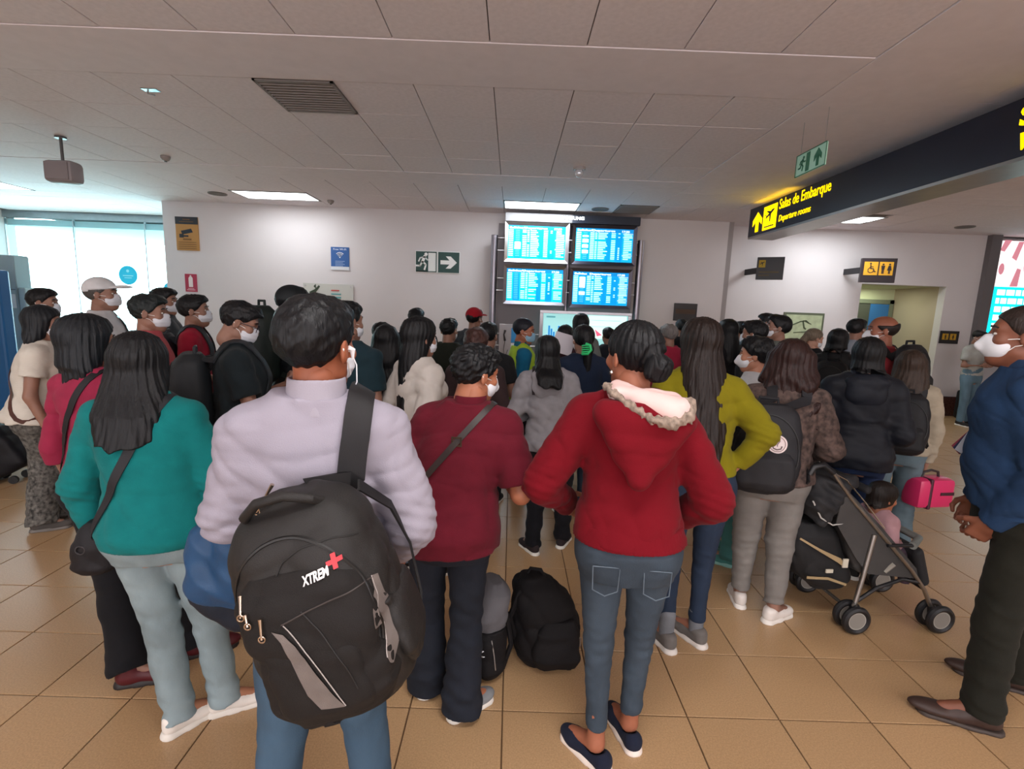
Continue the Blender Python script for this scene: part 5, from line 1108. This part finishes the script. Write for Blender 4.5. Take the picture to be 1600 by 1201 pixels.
# woman with the reddish curls, black pack and grey joggers
M_cam = mat('brown_print', '4a3b36', .9, var=.75, vscale=34, bump=.2, bscale=200)
p_jog = person('woman with reddish dark curls, grey jogging trousers and a brown patterned jacket', 1240, 531, 2.72, 18, fem=True, bw=1.14, head=(10, 4), arms=(((.06, .02, -.27), (-.02, .18, -.30)), ((.10, .0, -.27), (.03, .20, -.36))), top=dict(name='jacket', mat=M_cam, t=.030, ts=.022, hem=.86, amp=.005),
    legs=dict(name='jogging_trousers', mat=mat('grey_jersey', '77736f', .95, bump=.4, bscale=260, var=.08, vscale=20, wr=.2, wscale=10), fit='jogger', end=.09), hair=dict(style='long', len=.44, w=1.42, back=.055, tip=1.15, waves=.010, col='26120f', rag=.06, wrap=1), mask=WMASK, pfeet=((1155, 930, 12), (1207, 956, 62)), shoes=dict(mat=leather('d6cfc9'), sole=plain('e2ddd6'), lace=plain('efeae6')))
bk, bb = worn_pack(p_jog, 'black backpack with a round white emblem on the woman in grey joggers', mat('pack_black', '1c1c20', .65, spec=.35, bump=.4, bscale=420, var=.1, vscale=10), size=(.36, .17, .48), z=.84, off=.02, dx=-.09)
def onb(x, z, off=.003, b=None):
    hit = (b or bb).ray_cast(Vector((x, -1, z)), Vector((0, 1, 0))); p = hit[0] if hit[0] else Vector((x, -.2, z)); return Vector((p[0], p[1]-off, p[2]))
ex, ez = .045, .285
def emb(name, rr, off, m, hole=0):
    n = 28; v = [onb(ex+rr*math.cos(2*math.pi*i/n), ez+rr*math.sin(2*math.pi*i/n), off) for i in range(n)]
    if hole: v += [onb(ex+hole*math.cos(2*math.pi*i/n), ez+hole*math.sin(2*math.pi*i/n), off) for i in range(n)]; f = [(i, (i+1) % n, (i+1) % n+n, i+n) for i in range(n)]
    else: v.append(onb(ex, ez, off)); f = [(i, (i+1) % n, n) for i in range(n)]
    return G().add(v, f).build(name, m, bk)
emb('emblem', .048, .006, plain('d8c9c8', .6)); emb('emblem_ring', .040, .0075, plain('6d5350'), .037)
G().tube([onb(ex-.012, ez+.02, .009), onb(ex+.012, ez+.018, .009), onb(ex, ez+.0, .009), onb(ex, ez-.012, .009)], .002, 5).build('emblem_mark', plain('5a4340'), bk)
G().tube([onb(ex-.022, ez-.008, .009), onb(ex-.018, ez-.022, .009), onb(ex, ez-.028, .009), onb(ex+.018, ez-.022, .009), onb(ex+.022, ez-.008, .009)], .003, 5).build('emblem_mark', plain('5a4340'), bk)
G().tube([onb(.02, .20), onb(.012, .12)], .0022, 5).build('red_zip', plain('7a3540'), bk)
me = fit(text_mesh('Giorgio Redaelli', .1, Matrix.Identity(4), 0, .001, shear=.3), .13, .016)
for q_ in me.vertices: q_.co = onb(-.075+q_.co.x, .052-q_.co.x*.25+q_.co.y, .004)
link('lettering', me, plain('cfcac8'), bk)
# man at the right edge
p_edge = person('man in a blue sweater and olive trousers with white mask at the right edge', 1598, 476, 2.10, -52, X=2.15, bw=1.26, skin='7d4c39', head=(0, -4), arms=(((.05, -.06, -.28), (-.035, .05, -.50)), 'down'), top=dict(name='sweater', mat=mat('blue_knit', '223856', .9, spec=.15, bump=.4, bscale=240, var=.08, vscale=10, wr=.2), t=.030, ts=.022, hem=.86, amp=.004, collar=cloth('2a4161')),
    legs=pants('23241d', 'straight'), hair=dict(style='crop', col='2a201c'), mask=KN95, pfeet=((1530, 1118, -66), (1582, 1058, -58)), shoes=dict(mat=leather('3a2a25'), kind='dress', sole=plain('3d332e')))
bp = empty('boarding_passes', at(1512, 690, Y=2.25)); tag(bp, 'white and dark papers held before the man in blue at the right', 'paper')
for k in range(3): G().box((-.03, -.002+.006*k, -.06), (.03, .0+.006*k, .06), Matrix.Rotation(.5+.12*k, 4, 'Y')).build('sheet', plain(('b9bcc6', '2c3550', '8a3a4a')[k]), bp)
# woman with burgundy boots
M_cr = cloth('a02a4a')
p_bur = person('woman with a dark bob, crimson top and burgundy ankle boots beside the teal sweater woman', 134, 492, 2.18, 12, fem=True, bw=.92, head=(20, 0), arms=('down', 'front'), top=dict(name='shirt', mat=M_cr, t=.020, hem=.84, sleeve='half'), legs=pants('17171a', 'wide', end=.05), hair=dict(style='bob', len=.20, w=1.12, back=.01, col='11151a'), mask=WMASK,
    pfeet=((208, 1050, 72), (312, 1005, 60)), shoes=dict(mat=leather('4c1219'), kind='boot', sole=plain('1d1716')))
o, P, N = crossbody(p_bur, 1, nylon('1b1b1f'), .03, p_bur.root); o.data.transform(Matrix.Scale(p_bur.u, 4))
# far left woman in cream
p_flo = person('woman in a cream blouse and white-flowered dark trousers at the left', 66, 478, 3.38, 58, fem=True, bw=1.08, head=(8, 0), arms=('front', 'down'), top=dict(name='blouse', mat=mat('cream_smocking', 'c9c3b8', .95, bump=1.0, bscale=90, var=.05, stretch=(.5, .5, 2)), t=.028, hem=.84, sleeve='short', sl=.5, amp=.006, flare=.03),
    legs=dict(name='trousers', mat=mat('flower_print', '55534f', .9, var=.85, vscale=42), fit='wide'), hair=dict(style='bob', len=.19, w=1.05, back=.02, col='12161b'), mask=WMASK, pfeet=((66, 818, 60), (92, 800, 50)), shoes=SNK('5d5854', '6b6661'))
o, P, N = crossbody(p_flo, -1, leather('4a2a22'), .03, p_flo.root, hipz=.95); o.data.transform(Matrix.Scale(p_flo.u, 4))
# left background group
man = lambda lab, px, py, Y, face, c, **k: person(lab, px, py, Y, face, **{**dict(arms=('down', 'front'), top=tee(c), legs=pants('1e2026'), hair=dict(style='short'), mask=WMASK, shoes=SNK0, head=(8, 0)), **k})
p_ph = man('man in a dark t-shirt with glasses looking down at his phone', 373, 470, 2.92, 62, '1e272c', arms=('phone', 'phone'), head=(6, 22), bw=1.12, glasses=True)
worn_pack(p_ph, 'large dark backpack worn by the man looking at his phone', nylon('23282d'), size=(.34, .24, .52), z=.84)
hp_ = held(p_ph, 'mobile_phone', 'mobile phone held up by the man in the dark t-shirt', 'phone', (-.02, .44, 1.17)); G().box((-.035, -.004, -.07), (.035, .004, .07), Matrix.Rotation(-.7, 4, 'X'), bev=.003).build('case', plain('22262b', .3), hp_); G().box((-.031, -.0055, -.065), (.031, -.0042, .065), Matrix.Rotation(-.7, 4, 'X')).build('display', glow('c9d6de', .6, 'phone_display'), hp_)
p_r6 = man('young man in a crimson t-shirt and white mask near the extinguisher sign', 303, 460, 3.95, 66, 'a82038', bw=.95, head=(4, -4)); worn_pack(p_r6, 'dark backpack worn by the young man in crimson', nylon('20242a'), size=(.30, .18, .44), z=.92)
man('man in a coral t-shirt seen from the side in front of the bright glass', 232, 459, 3.35, 62, 'c8575c', hair=dict(style='short', col='161d1e'))
p_b8 = man('man with a mask and dark top behind the man in coral', 256, 449, 4.75, 70, '2c3036', top=jacket('23272d')); 
p_cap = man('man in a white cap and white t-shirt with a dark shoulder strap', 158, 434, 4.15, 66, 'f4f3f6', cap=cloth('f0f0f2'), hair=dict(style='crop', col='4a4644'), bw=1.12, head=(6, -6)); o, P, N = crossbody(p_cap, -1, nylon('1f2e33'), .05, p_cap.root); o.data.transform(Matrix.Scale(p_cap.u, 4))
man('man with short hair and a maroon shirt at the far left beside the bank machine', 66, 450, 4.4, 62, '43252e')
p_11 = man('man in a black cap and jacket partly hidden behind the white shirt man', 458, 447, 3.75, 42, '1a2228', top=jacket('192127'), cap=nylon('131a1f')); worn_pack(p_11, 'black backpack on the man in the black cap', nylon('15211f'), size=(.36, .26, .50), z=1.02)
man('man in a dark teal t-shirt standing under the acrylic notice board', 541, 470, 3.05, 14, '1b323c', arms=('down', 'down'), bw=1.0, head=(22, 0))
woman = lambda lab, px, py, Y, face, c, **k: person(lab, px, py, Y, face, **{**dict(fem=True, arms=('front', 'front'), top=dict(name='jacket', mat=cloth(c), t=.024, ts=.016, hem=.86), legs=jeans('2a3340'), hair=dict(style='long', len=.34), mask=WMASK, shoes=SNK0), **k})
woman('woman with very long dark hair and an olive top beside the cream sweater woman', 604, 508, 3.75, 4, '4a4636', hair=dict(style='long', len=.55, w=1.25, back=.07, waves=.006))
woman('woman in a cream sweater with long black hair, one hand at her hip', 657, 496, 2.95, 48, 'bdb7b2', top=dict(name='sweater', mat=mat('cream_fleece', 'bcb6b0', .95, bump=.5, bscale=200, var=.05, wr=.2), t=.026, ts=.02, hem=.90, amp=.005), arms=(((.10, -.08, -.25), (.03, .08, -.40)), ((.10, -.10, -.24), (.04, .02, -.42))), hair=dict(style='long', len=.50, w=.92, back=.055, tip=.7), legs=jeans('6d8196'))
man('man with black hair just visible behind the cream sweater woman', 651, 481, 5.5, 10, '202428')
man('person with short black hair behind the long-haired woman in olive', 597, 503, 4.6, 20, '22262a')
woman('person with short dark hair in a dark olive jacket and mask', 702, 497, 4.75, 22, '262b24', hair=dict(style='short', amp=1.8), bw=1.1)
man('person in a red cap and dark coat near the steel post', 742, 481, 5.6, 24, '1e2028', cap=cloth('b01c2c'), top=jacket('1e2028'))
woman('person with reddish brown hair just behind the dark red polo', 745, 512, 3.4, 8, '3a2a2c', hair=dict(style='short', col='3a2420', vol=1.08, amp=1.3), bw=1.05)
man('person with black hair behind the reddish brown head', 763, 503, 4.1, 10, '222226')
p_stf = man('airport worker in a lime safety vest over a blue shirt with a blue mask', 820, 497, 4.55, 84, '1f7fae', mask=BLUEM, top=dict(name='shirt', mat=cloth('1a6f98'), t=.014, ts=.012, hem=.86, collar=cloth('1a6f8a')), hair=dict(style='crop', col='12151f'), head=(18, 6), skin='9a6048')
vs = Vol(.011); vs.loft(torso_rows(False, 1.0, .027, 0, 0, .80, 1.39, .01), .02, p=2.2); 
for s in (-1, 1): vs.cap((s*.08, -.006, 1.36), (s*.12, 0, 1.345), .062, .062, .02); vs.cap((s*.26, 0, 1.30), (s*.235, 0, 1.0), .07, .05, .01, sub=True)
vs.ell((0, .05, 1.44), (.06, .09, .10), .02, sub=True).disp(folds(.003, 8)); vf = vs.build(); ve = link('safety_vest', new_mesh('safety_vest', vf[0]*p_stf.u, vf[1]), mat('lime_mesh', '9fc22e', .7, var=.08, vscale=20), p_stf.root, smooth=True)
letters('lettering', 'IT', frame((-.20*p_stf.u, -.05, 1.22*p_stf.u), (0, -1, 0), (0, 0, 1)), .07, .055, plain('2c3328'), ve, bold=.004)
woman('woman with a bright green hair claw and a navy top holding up a sheet', 912, 508, 3.95, -14, '1d2940', hair=dict(style='pony', len=.32, vol=1.08), arms=(((.06, .05, -.20), (.02, .20, .06)), 'front'), bw=1.12)
hc = empty('hair_claw', at(916, 546, Y=3.80)); tag(hc, 'bright green hair claw in dark hair in front of the screens', 'hair clip')
G().tube([(-.03, .0, -.035), (.01, -.02, -.03), (.035, -.02, 0), (.025, -.02, .035), (-.005, 0, .045)], .011).build('spine', mat('green_plastic', '35c878', .35), hc, True)
for k in range(5): G().tube([(.02, -.015, -.025+.015*k), (-.01, -.022, -.03+.016*k), (-.035, -.005, -.035+.016*k)], .005, 6).build('tooth', mat('green_plastic', '35c878', .35), hc, True)
sh = empty('white_sheet', at(876, 552, Y=4.1)); tag(sh, 'white paper sheet held up in front of the screens', 'paper'); G().box((-.085, -.001, 0), (.085, .001, .17), Matrix.Rotation(.25, 4, 'Y') @ Matrix.Rotation(-.2, 4, 'X')).build('sheet', plain('c4bfc6', .7), sh)
woman('tall person with black hair in a grey coat right in front of the information display', 908, 490, 5.7, -4, '7f8684', hair=dict(style='long', len=.30, w=1.0))
woman('person with a dark cap and maroon collar beside the grey coat', 884, 507, 4.75, 10, '3a2028', hair=dict(style='short'))
man('small person with black hair beside the pink pointer of the display', 951, 511, 6.3, -20, '2a2f38')
p36 = woman('person with grey hair and a red top near the dark notice', 1046, 506, 5.2, -20, 'b02a48', hair=dict(style='short', col='6d6866', amp=1.4), mask=None)
man('person with black hair in front of the dark notice', 1066, 498, 6.7, -10, '1b1b1f')
man('person with short dark hair left of the grey-haired person', 1032, 514, 6.1, -30, '8d8478')
p27 = man('short-haired youth in a white shirt and moulded white mask looking left', 1182, 527, 3.25, -48, 'c6c9cc', mask=KN95, bw=.9, hair=dict(style='short', amp=1.5, vol=1.12), skin='b07a62', top=dict(name='shirt', mat=cloth('c9cbd0'), t=.018, hem=.86), head=(-14, 2), legs=pants('4f8a86', 'wide'), shoes=SNK('4f8f88', '7fb0a8'))
P, N = loop_pts(p27, (.085, 0, 1.18), (0, 0, 1), (0, 1, 0), -80, 110, 26, .012); o = G().ribbon(P, N, .04, .006).build('red_strap', nylon('6e1c2c'), p27.root, True); o.data.transform(Matrix.Scale(p27.u, 4))
man('man with black hair in a grey-green shirt left of the framed picture', 1217, 491, 4.75, -62, '7a8078', head=(-10, -8))
man('man with a mask behind the grey-green shirt', 1199, 489, 6.5, -66, '33353a')
man('person with dark hair and white mask left of the grey-green shirt', 1180, 500, 4.4, -58, '24252a')
man('person in a dark hood to the left of the masked group', 1160, 502, 6.1, -30, '18181c', top=jacket('18181c'))
woman('person with dark hair next to the mustard sweater hair', 1138, 499, 5.2, -20, '1a1a1e')
woman('person with tied-up fair grey hair and mask below the framed picture', 1274, 513, 5.7, 70, '1c1e22', hair=dict(style='pony', col='6f6355', len=.05), head=(20, 12), skin='b98d78')
p32 = man('person in a black coat seen behind the reddish curls', 1312, 514, 4.9, 40, '15171b', top=jacket('15171c'), hair=dict(style='long', len=.12)); worn_pack(p32, 'black backpack on the person in the black coat', nylon('1a1c20'), size=(.32, .2, .44), z=.90)
man('man in profile with dark hair and a white shirt beside the bald man', 1341, 497, 5.6, 62, 'a7adb8', head=(6, 0))
p_bald = man('balding man in a red polo with a white mask, face turned left', 1381, 492, 4.15, -24, '9c3038', hair=dict(style='fringe_bald', col='1c1614'), head=(-46, 0), mask=KN95, bw=1.15, skin='8a543f', arms=('front', 'down'), legs=pants('3a3c40'))
worn_pack(p_bald, 'black backpack on the balding man in red', nylon('1b1b1f'), size=(.30, .18, .42), z=1.02)
p_nav = woman('woman in a dark navy padded jacket with a plain dark bob', 1360, 528, 3.12, 26, '151b28', top=dict(name='padded_jacket', mat=nylon('121722'), t=.046, ts=.034, hem=.80, amp=.004, hor=2.0, hood=nylon('141a27')), hair=dict(style='bob', len=.13, w=.95), legs=jeans('1c2a48'), bw=1.08)
p_pc = woman('woman with brown hair and a cream quilted jacket carrying the pink case', 1426, 548, 3.50, 30, 'b3a692', top=dict(name='quilted_jacket', mat=cloth('b5a995'), t=.030, ts=.022, hem=.86, hor=3), hair=dict(style='long', len=.34, col='33261e', w=1.2), legs=jeans('5d6f78', 'wide'), arms=('front', ((.06, .02, -.275), (.05, .05, -.53))), feet=((-.14, -.10, -10), (.12, .16, 25)))
bk2, b2 = worn_pack(p_pc, 'black backpack with a red stripe above the pink case', nylon('1d1e22'), size=(.33, .20, .46), z=.88, dx=-.03)
G().tube([onb(-.075, .19, .004, b2), onb(0, .195, .02, b2), onb(.075, .205, .004, b2)], .010, 6).build('red_stripe', plain('b31d28'), bk2, True)
pw = world(p_pc, p_pc.WR[1]); cs = empty('pink_case', (pw[0]+.03, pw[1]-.02, pw[2]-.32), .15); tag(cs, 'small bright pink hard vanity case with a dark band', 'case')
G().box((-.15, -.075, 0), (.15, .075, .215), bev=.035).build('shell', mat('pink_shell', 'cc2c62', .35, spec=.5), cs, True); G().box((-.072, -.079, -.003), (-.045, .079, .219), bev=.01).build('band', plain('46182c', .5), cs)
G().box((.02, -.079, .10), (.13, -.074, .122)).build('dark_inlay', plain('35141f'), cs); G().tube([(-.07, 0, .21), (-.06, 0, .25), (.0, 0, .265), (.06, 0, .25), (.07, 0, .21)], .009).build('handle', plain('2c2428', .5), cs, True)
p_wall = man('man in a white t-shirt and jeans leaning by the grey column with folded arms', 1532, 516, 8.2, 172, 'b9b9b4', arms=('cross', 'cross'), legs=jeans('5a7382'), head=(0, 14), mask=WMASK, bw=.95)

# ================================================================== bags on the floor
def bag(name, label, px, py, rows, m, rz=0, p=2.6, cat='bag', dis=.006):
    w = at(px, py, Z=0); t = empty(name, (w[0], w[1], 0), rz); tag(t, label, cat); v = Vol(.008); v.loft(rows, .02, p=p).disp(folds(dis, int(px))).cut(lambda P: -P[2]); vf = v.build(); link('bag_body', new_mesh('bag_body', *vf), m, t, smooth=True)
    return t, BVHTree.FromPolygons([tuple(q) for q in vf[0]], [tuple(int(i) for i in a) for a in vf[1]])
M_bk = mat('matte_black_nylon', '121012', .75, spec=.25, bump=.5, bscale=380, var=.15, vscale=12)
t, b = bag('floor_backpack', 'bulging black backpack standing on the floor behind the red hooded sweater woman', 845, 1018, [(0, .02, 0, .12, .11), (.05, .02, 0, .155, .14), (.18, .02, 0, .165, .15), (.30, -.01, 0, .14, .13), (.38, -.05, 0, .10, .09), (.42, -.07, 0, .05, .05)], M_bk, .1)
v = Vol(.008); v.loft([(.03, .05, -.13, .09, .04), (.08, .05, -.14, .11, .05), (.20, .05, -.13, .10, .045), (.25, .05, -.11, .07, .03)], .01, p=3).disp(folds(.003, 2)); link('front_pocket', new_mesh('front_pocket', *v.build()), M_bk, t, smooth=True)
G().tube([(-.13, -.06, .10), (-.17, -.07, .24), (-.13, -.06, .36), (-.06, -.03, .42)], .014).build('shoulder_strap', M_bk, t, True); G().tube([(-.09, 0, .41), (-.07, 0, .45), (-.02, 0, .44), (.0, 0, .40)], .009).build('handle', M_bk, t, True)
G().box((.15, -.13, .12), (.165, -.12, .16)).build('zip_pull', metal(), t)
t, b = bag('grey_topped_backpack', 'black backpack with a grey top between the polo jeans and the black bag', 757, 1040, [(0, 0, 0, .06, .09), (.05, 0, 0, .085, .12), (.20, 0, 0, .09, .12), (.24, .0, 0, .08, .11)], M_bk, .35)
v = Vol(.008); v.loft([(.22, .0, 0, .075, .10), (.30, .01, 0, .085, .115), (.40, .03, .0, .07, .10), (.44, .035, 0, .03, .05)], .01, p=2.6).disp(folds(.004, 2)); link('grey_top', new_mesh('grey_top', *v.build()), cloth('6f6e72'), t, smooth=True)
G().tube([onb(-.01, .22, .003, b), onb(.0, .15, .003, b), onb(.008, .08, .003, b)], .003, 6).build('zip', metal(), t, True); G().ring((-.045, -.12, .16), (0, 1, 0), .014, .003).build('ring', metal(), t, True)
G().tube([(.07, -.06, .02), (.10, -.08, .15), (.08, -.06, .3)], .012).build('shoulder_strap', M_bk, t, True)
w = at(10, 752, Z=0); t = empty('wheeled_suitcase', (w[0]-.06, w[1], 0), .3); tag(t, 'black wheeled suitcase on the floor at the left edge', 'suitcase')
v = Vol(.012); v.box((0, 0, .27), (.20, .13, .22), .06, .01, R=np.array(Matrix.Rotation(-.5, 3, 'Y'))).disp(folds(.003, 3)); link('shell', new_mesh('shell', *v.build()), nylon('15161b'), t, smooth=True)
for x in (-.05, .1):
    for y in (-.09, .09): G().disc((x+.05, y, .035), (0, 1, 0), .035, .025, 16).build('wheel', plain('0f0f11', .5), t, True)
G().tube([(-.28, -.06, .40), (-.42, -.06, .62), (-.42, .06, .62), (-.28, .06, .40)], .009).build('pull_handle', metal('6c6c70'), t, True)
t = empty('black_suitcase', (8.02, 8.5, 0)); tag(t, 'dark upright suitcase beside the man leaning by the column', 'suitcase')
G().box((-.17, -.11, .05), (.17, .11, .56), bev=.05).build('shell', nylon('17171c'), t, True)
for x in (-.12, .12): G().disc((x, 0, .03), (0, 1, 0), .03, .03, 14).build('wheel', plain('0f0f11', .5), t, True)
G().tube([(-.07, .05, .54), (-.07, .05, .72), (.07, .05, .72), (.07, .05, .54)], .008).build('pull_handle', metal('6c6c70'), t, True)
t = empty('dark_bags', (9.1, 8.3, 0)); tag(t, 'pile of dark bags on the floor under the lit advertisement', 'bag')
v = Vol(.02); v.loft([(0, 0, 0, .42, .2), (.2, 0, 0, .42, .22), (.45, .05, 0, .36, .2), (.72, .12, 0, .25, .14), (.8, .12, 0, .1, .08)], .03).disp(folds(.015, 2)); link('bag_body', new_mesh('bag_body', *v.build()), nylon('17151a'), t, smooth=True); G().tube([(-.2, -.2, .5), (-.05, -.26, .62), (.2, -.2, .6)], .012).build('pink_strap', plain('8c4a66'), t, True)

# ================================================================== pushchair and child
st = empty('pushchair', (1.91, 2.70, 0), math.radians(4)); tag(st, 'black and silver folding pushchair with double wheels', 'pushchair')
M_sil = metal('a9a7a4', .35); M_blk = plain('18181b', .45); M_fab = mat('pushchair_fabric', '1e1e21', .8, bump=.4, bscale=300, var=.12, vscale=10); M_fab2 = mat('pushchair_grey', '3f3d3c', .8, bump=.4, bscale=300, var=.1, vscale=10)
for s in (-1, 1):
    y = s*.20
    G().tube([(0, y, .10), (.03, y, .30), (.06, y, .56)], .013, 10).build('rear_leg', M_sil, st, True)
    G().tube([(.46, y, .13), (.40, y, .24), (.30, y, .36), (.10, y, .56), (-.10, y, .76), (-.22, y, .90)], .011, 10).build('side_tube', M_sil if s < 0 else M_blk, st, True)
    G().tube([(-.22, y, .90), (-.28, y, .945), (-.33, y, .93), (-.35, y, .89)], .016, 10).build('grip', M_blk, st, True)
    G().tube([(.0, y, .16), (.12, y, .25), (.26, y, .30), (.37, y, .28)], .010, 10).build('lower_brace', M_blk, st, True)
    for x in (0, .49):
        G().tube([(x-.02*(x > 0), y, .075), (x-.03*(x > 0), y, .14)], .018, 10).build('wheel_fork', M_blk, st, True)
        for d in (-.034, .034):
            wl = G().ring((x, y+d, .081), (0, 1, 0), .063, .018, 30, 8).build('wheel', M_blk, st, True)
            G().disc((x, y+d, .081), (0, 1, 0), .056, .022, 28).build('hub', mat('grey_hub', '84807a', .4), wl); G().ring((x, y+d, .081), (0, 1, 0), .052, .013, 28, 6).build('hub_rim', plain('a8a49c', .4), wl, True)
G().tube([(0, -.20, .11), (0, .20, .11)], .010).build('rear_axle', plain('55504a', .4), st, True); G().tube([(.40, -.2, .24), (.40, .2, .24)], .009).build('front_crossbar', M_blk, st, True)
v = Vol(.008); v.box((.19, 0, .335), (.16, .165, .025), .02, .02).cap((.04, -.14, .36), (-.13, -.14, .74), .025, .025, .02).cap((.04, .14, .36), (-.13, .14, .74), .025, .025, .02).box((-.045, 0, .55), (.02, .15, .22), .018, .03, R=np.array(Matrix.Rotation(-.42, 3, 'Y'))).disp(folds(.003, 4)); link('seat', new_mesh('seat', *v.build()), M_fab2, st, smooth=True)
v = Vol(.008); 
for a in (0, 28, 56, 84): 
    c_, s_ = math.cos(math.radians(a+40)), math.sin(math.radians(a+40)); v.cap((-.10-.20*c_, -.17, .55+.30*s_), (-.10-.20*c_, .17, .55+.30*s_), .020, .020, .05)
v.cap((-.24, -.17, .72), (-.24, .17, .72), .05, .05, .06).cap((-.10, -.17, .84), (-.22, -.17, .62), .03, .03, .05).cap((-.10, .17, .84), (-.22, .17, .62), .03, .03, .05).box((-.19, 0, .74), (.09, .16, .12), .04, .04).disp(lambda P: .004*np.sin(P[2]*95+P[0]*60)); link('canopy', new_mesh('canopy', *v.build()), M_fab, st, smooth=True)
G().tube([(-.30, -.185, .74), (-.25, -.195, .65), (-.18, -.195, .61), (-.10, -.19, .62)], .004, 6).build('white_piping', plain('b9b6b2'), st, True)
G().tube([(-.28, -.19, .93), (-.14, -.2, .86), (-.02, -.2, .74), (.10, -.215, .60)], .0035, 6).build('reflective_piping', metal('e6e0d4', .2), st, True)
v = Vol(.008); v.loft([(.21, -.08, 0, .10, .14), (.26, -.10, 0, .16, .17), (.36, -.16, 0, .17, .17), (.52, -.20, 0, .14, .16), (.58, -.20, 0, .10, .12)], .02, p=3).disp(folds(.006, 6)); link('hanging_bag', new_mesh('hanging_bag', *v.build()), mat('bag_black', '131315', .8, bump=.4, bscale=300), st, smooth=True)
G().ribbon([(-.33, -.165, .52), (-.22, -.178, .46), (-.10, -.178, .40), (-.06, -.17, .36)], [Vector((0, -1, 0))]*4, [.010, .014, .028, .008], .004).build('beige_trim', plain('a08a66'), st); G().ribbon([(-.27, -.175, .30), (-.15, -.178, .295), (-.03, -.165, .25)], [Vector((0, -1, 0))]*3, .014, .004).build('beige_trim', plain('a08a66'), st)
G().box((-.08, -.185, .36), (-.05, -.178, .41)).build('fabric_label', plain('c9c2b0'), st); G().box((-.17, -.185, .33), (-.13, -.178, .35)).build('fabric_label', plain('c9c2b0'), st)
G().tube([(.28, -.21, .50), (.40, -.12, .50), (.40, .12, .50), (.28, .21, .50)], .020, 12).build('bumper_bar', mat('grey_foam', '6f7370', .7), st, True); 
for s in (-1, 1): G().tube([(.14, s*.205, .50), (.30, s*.205, .50)], .010).build('bar_mount', M_blk, st, True)
G().prism([(.06, .33), (.36, .30), (.34, .36), (.24, .46), (.08, .62), (-.14, .82), (-.16, .62), (-.02, .42)], .006, Matrix.Translation((0, -.192, 0))).build('side_panel', M_fab2, st)
v = Vol(.008); v.box((.43, 0, .33), (.035, .15, .12), .03, .02, R=np.array(Matrix.Rotation(-.35, 3, 'Y'))); link('leg_rest', new_mesh('leg_rest', *v.build()), M_fab, st, smooth=True)
G().tube([(.16, -.19, .34), (.20, -.20, .39)], .012).build('side_clip', plain('8f8a80'), st, True)
ch = person('small child with dark hair and a pale pink top sitting in the pushchair', 1384, 748, 2.70, 84, h=.84, fem=True, bw=1.15, z0=-.08, hips=(0, 0, .90), knees=((-.09, .30, .92), (.09, .30, .92)), feet=((-.09, .36, 0, .50), (.09, .36, 0, .50)), arms=('front', 'front'), head=(4, 6), hs=1.4, skin='a5694d', top=dict(name='top', mat=cloth('c79aa0'), t=.03, ts=.03, hem=.88, flat=1), legs=pants('5c4a58'), hair=dict(style='bob', len=.10, w=.9, col='1d1613'), shoes=None)
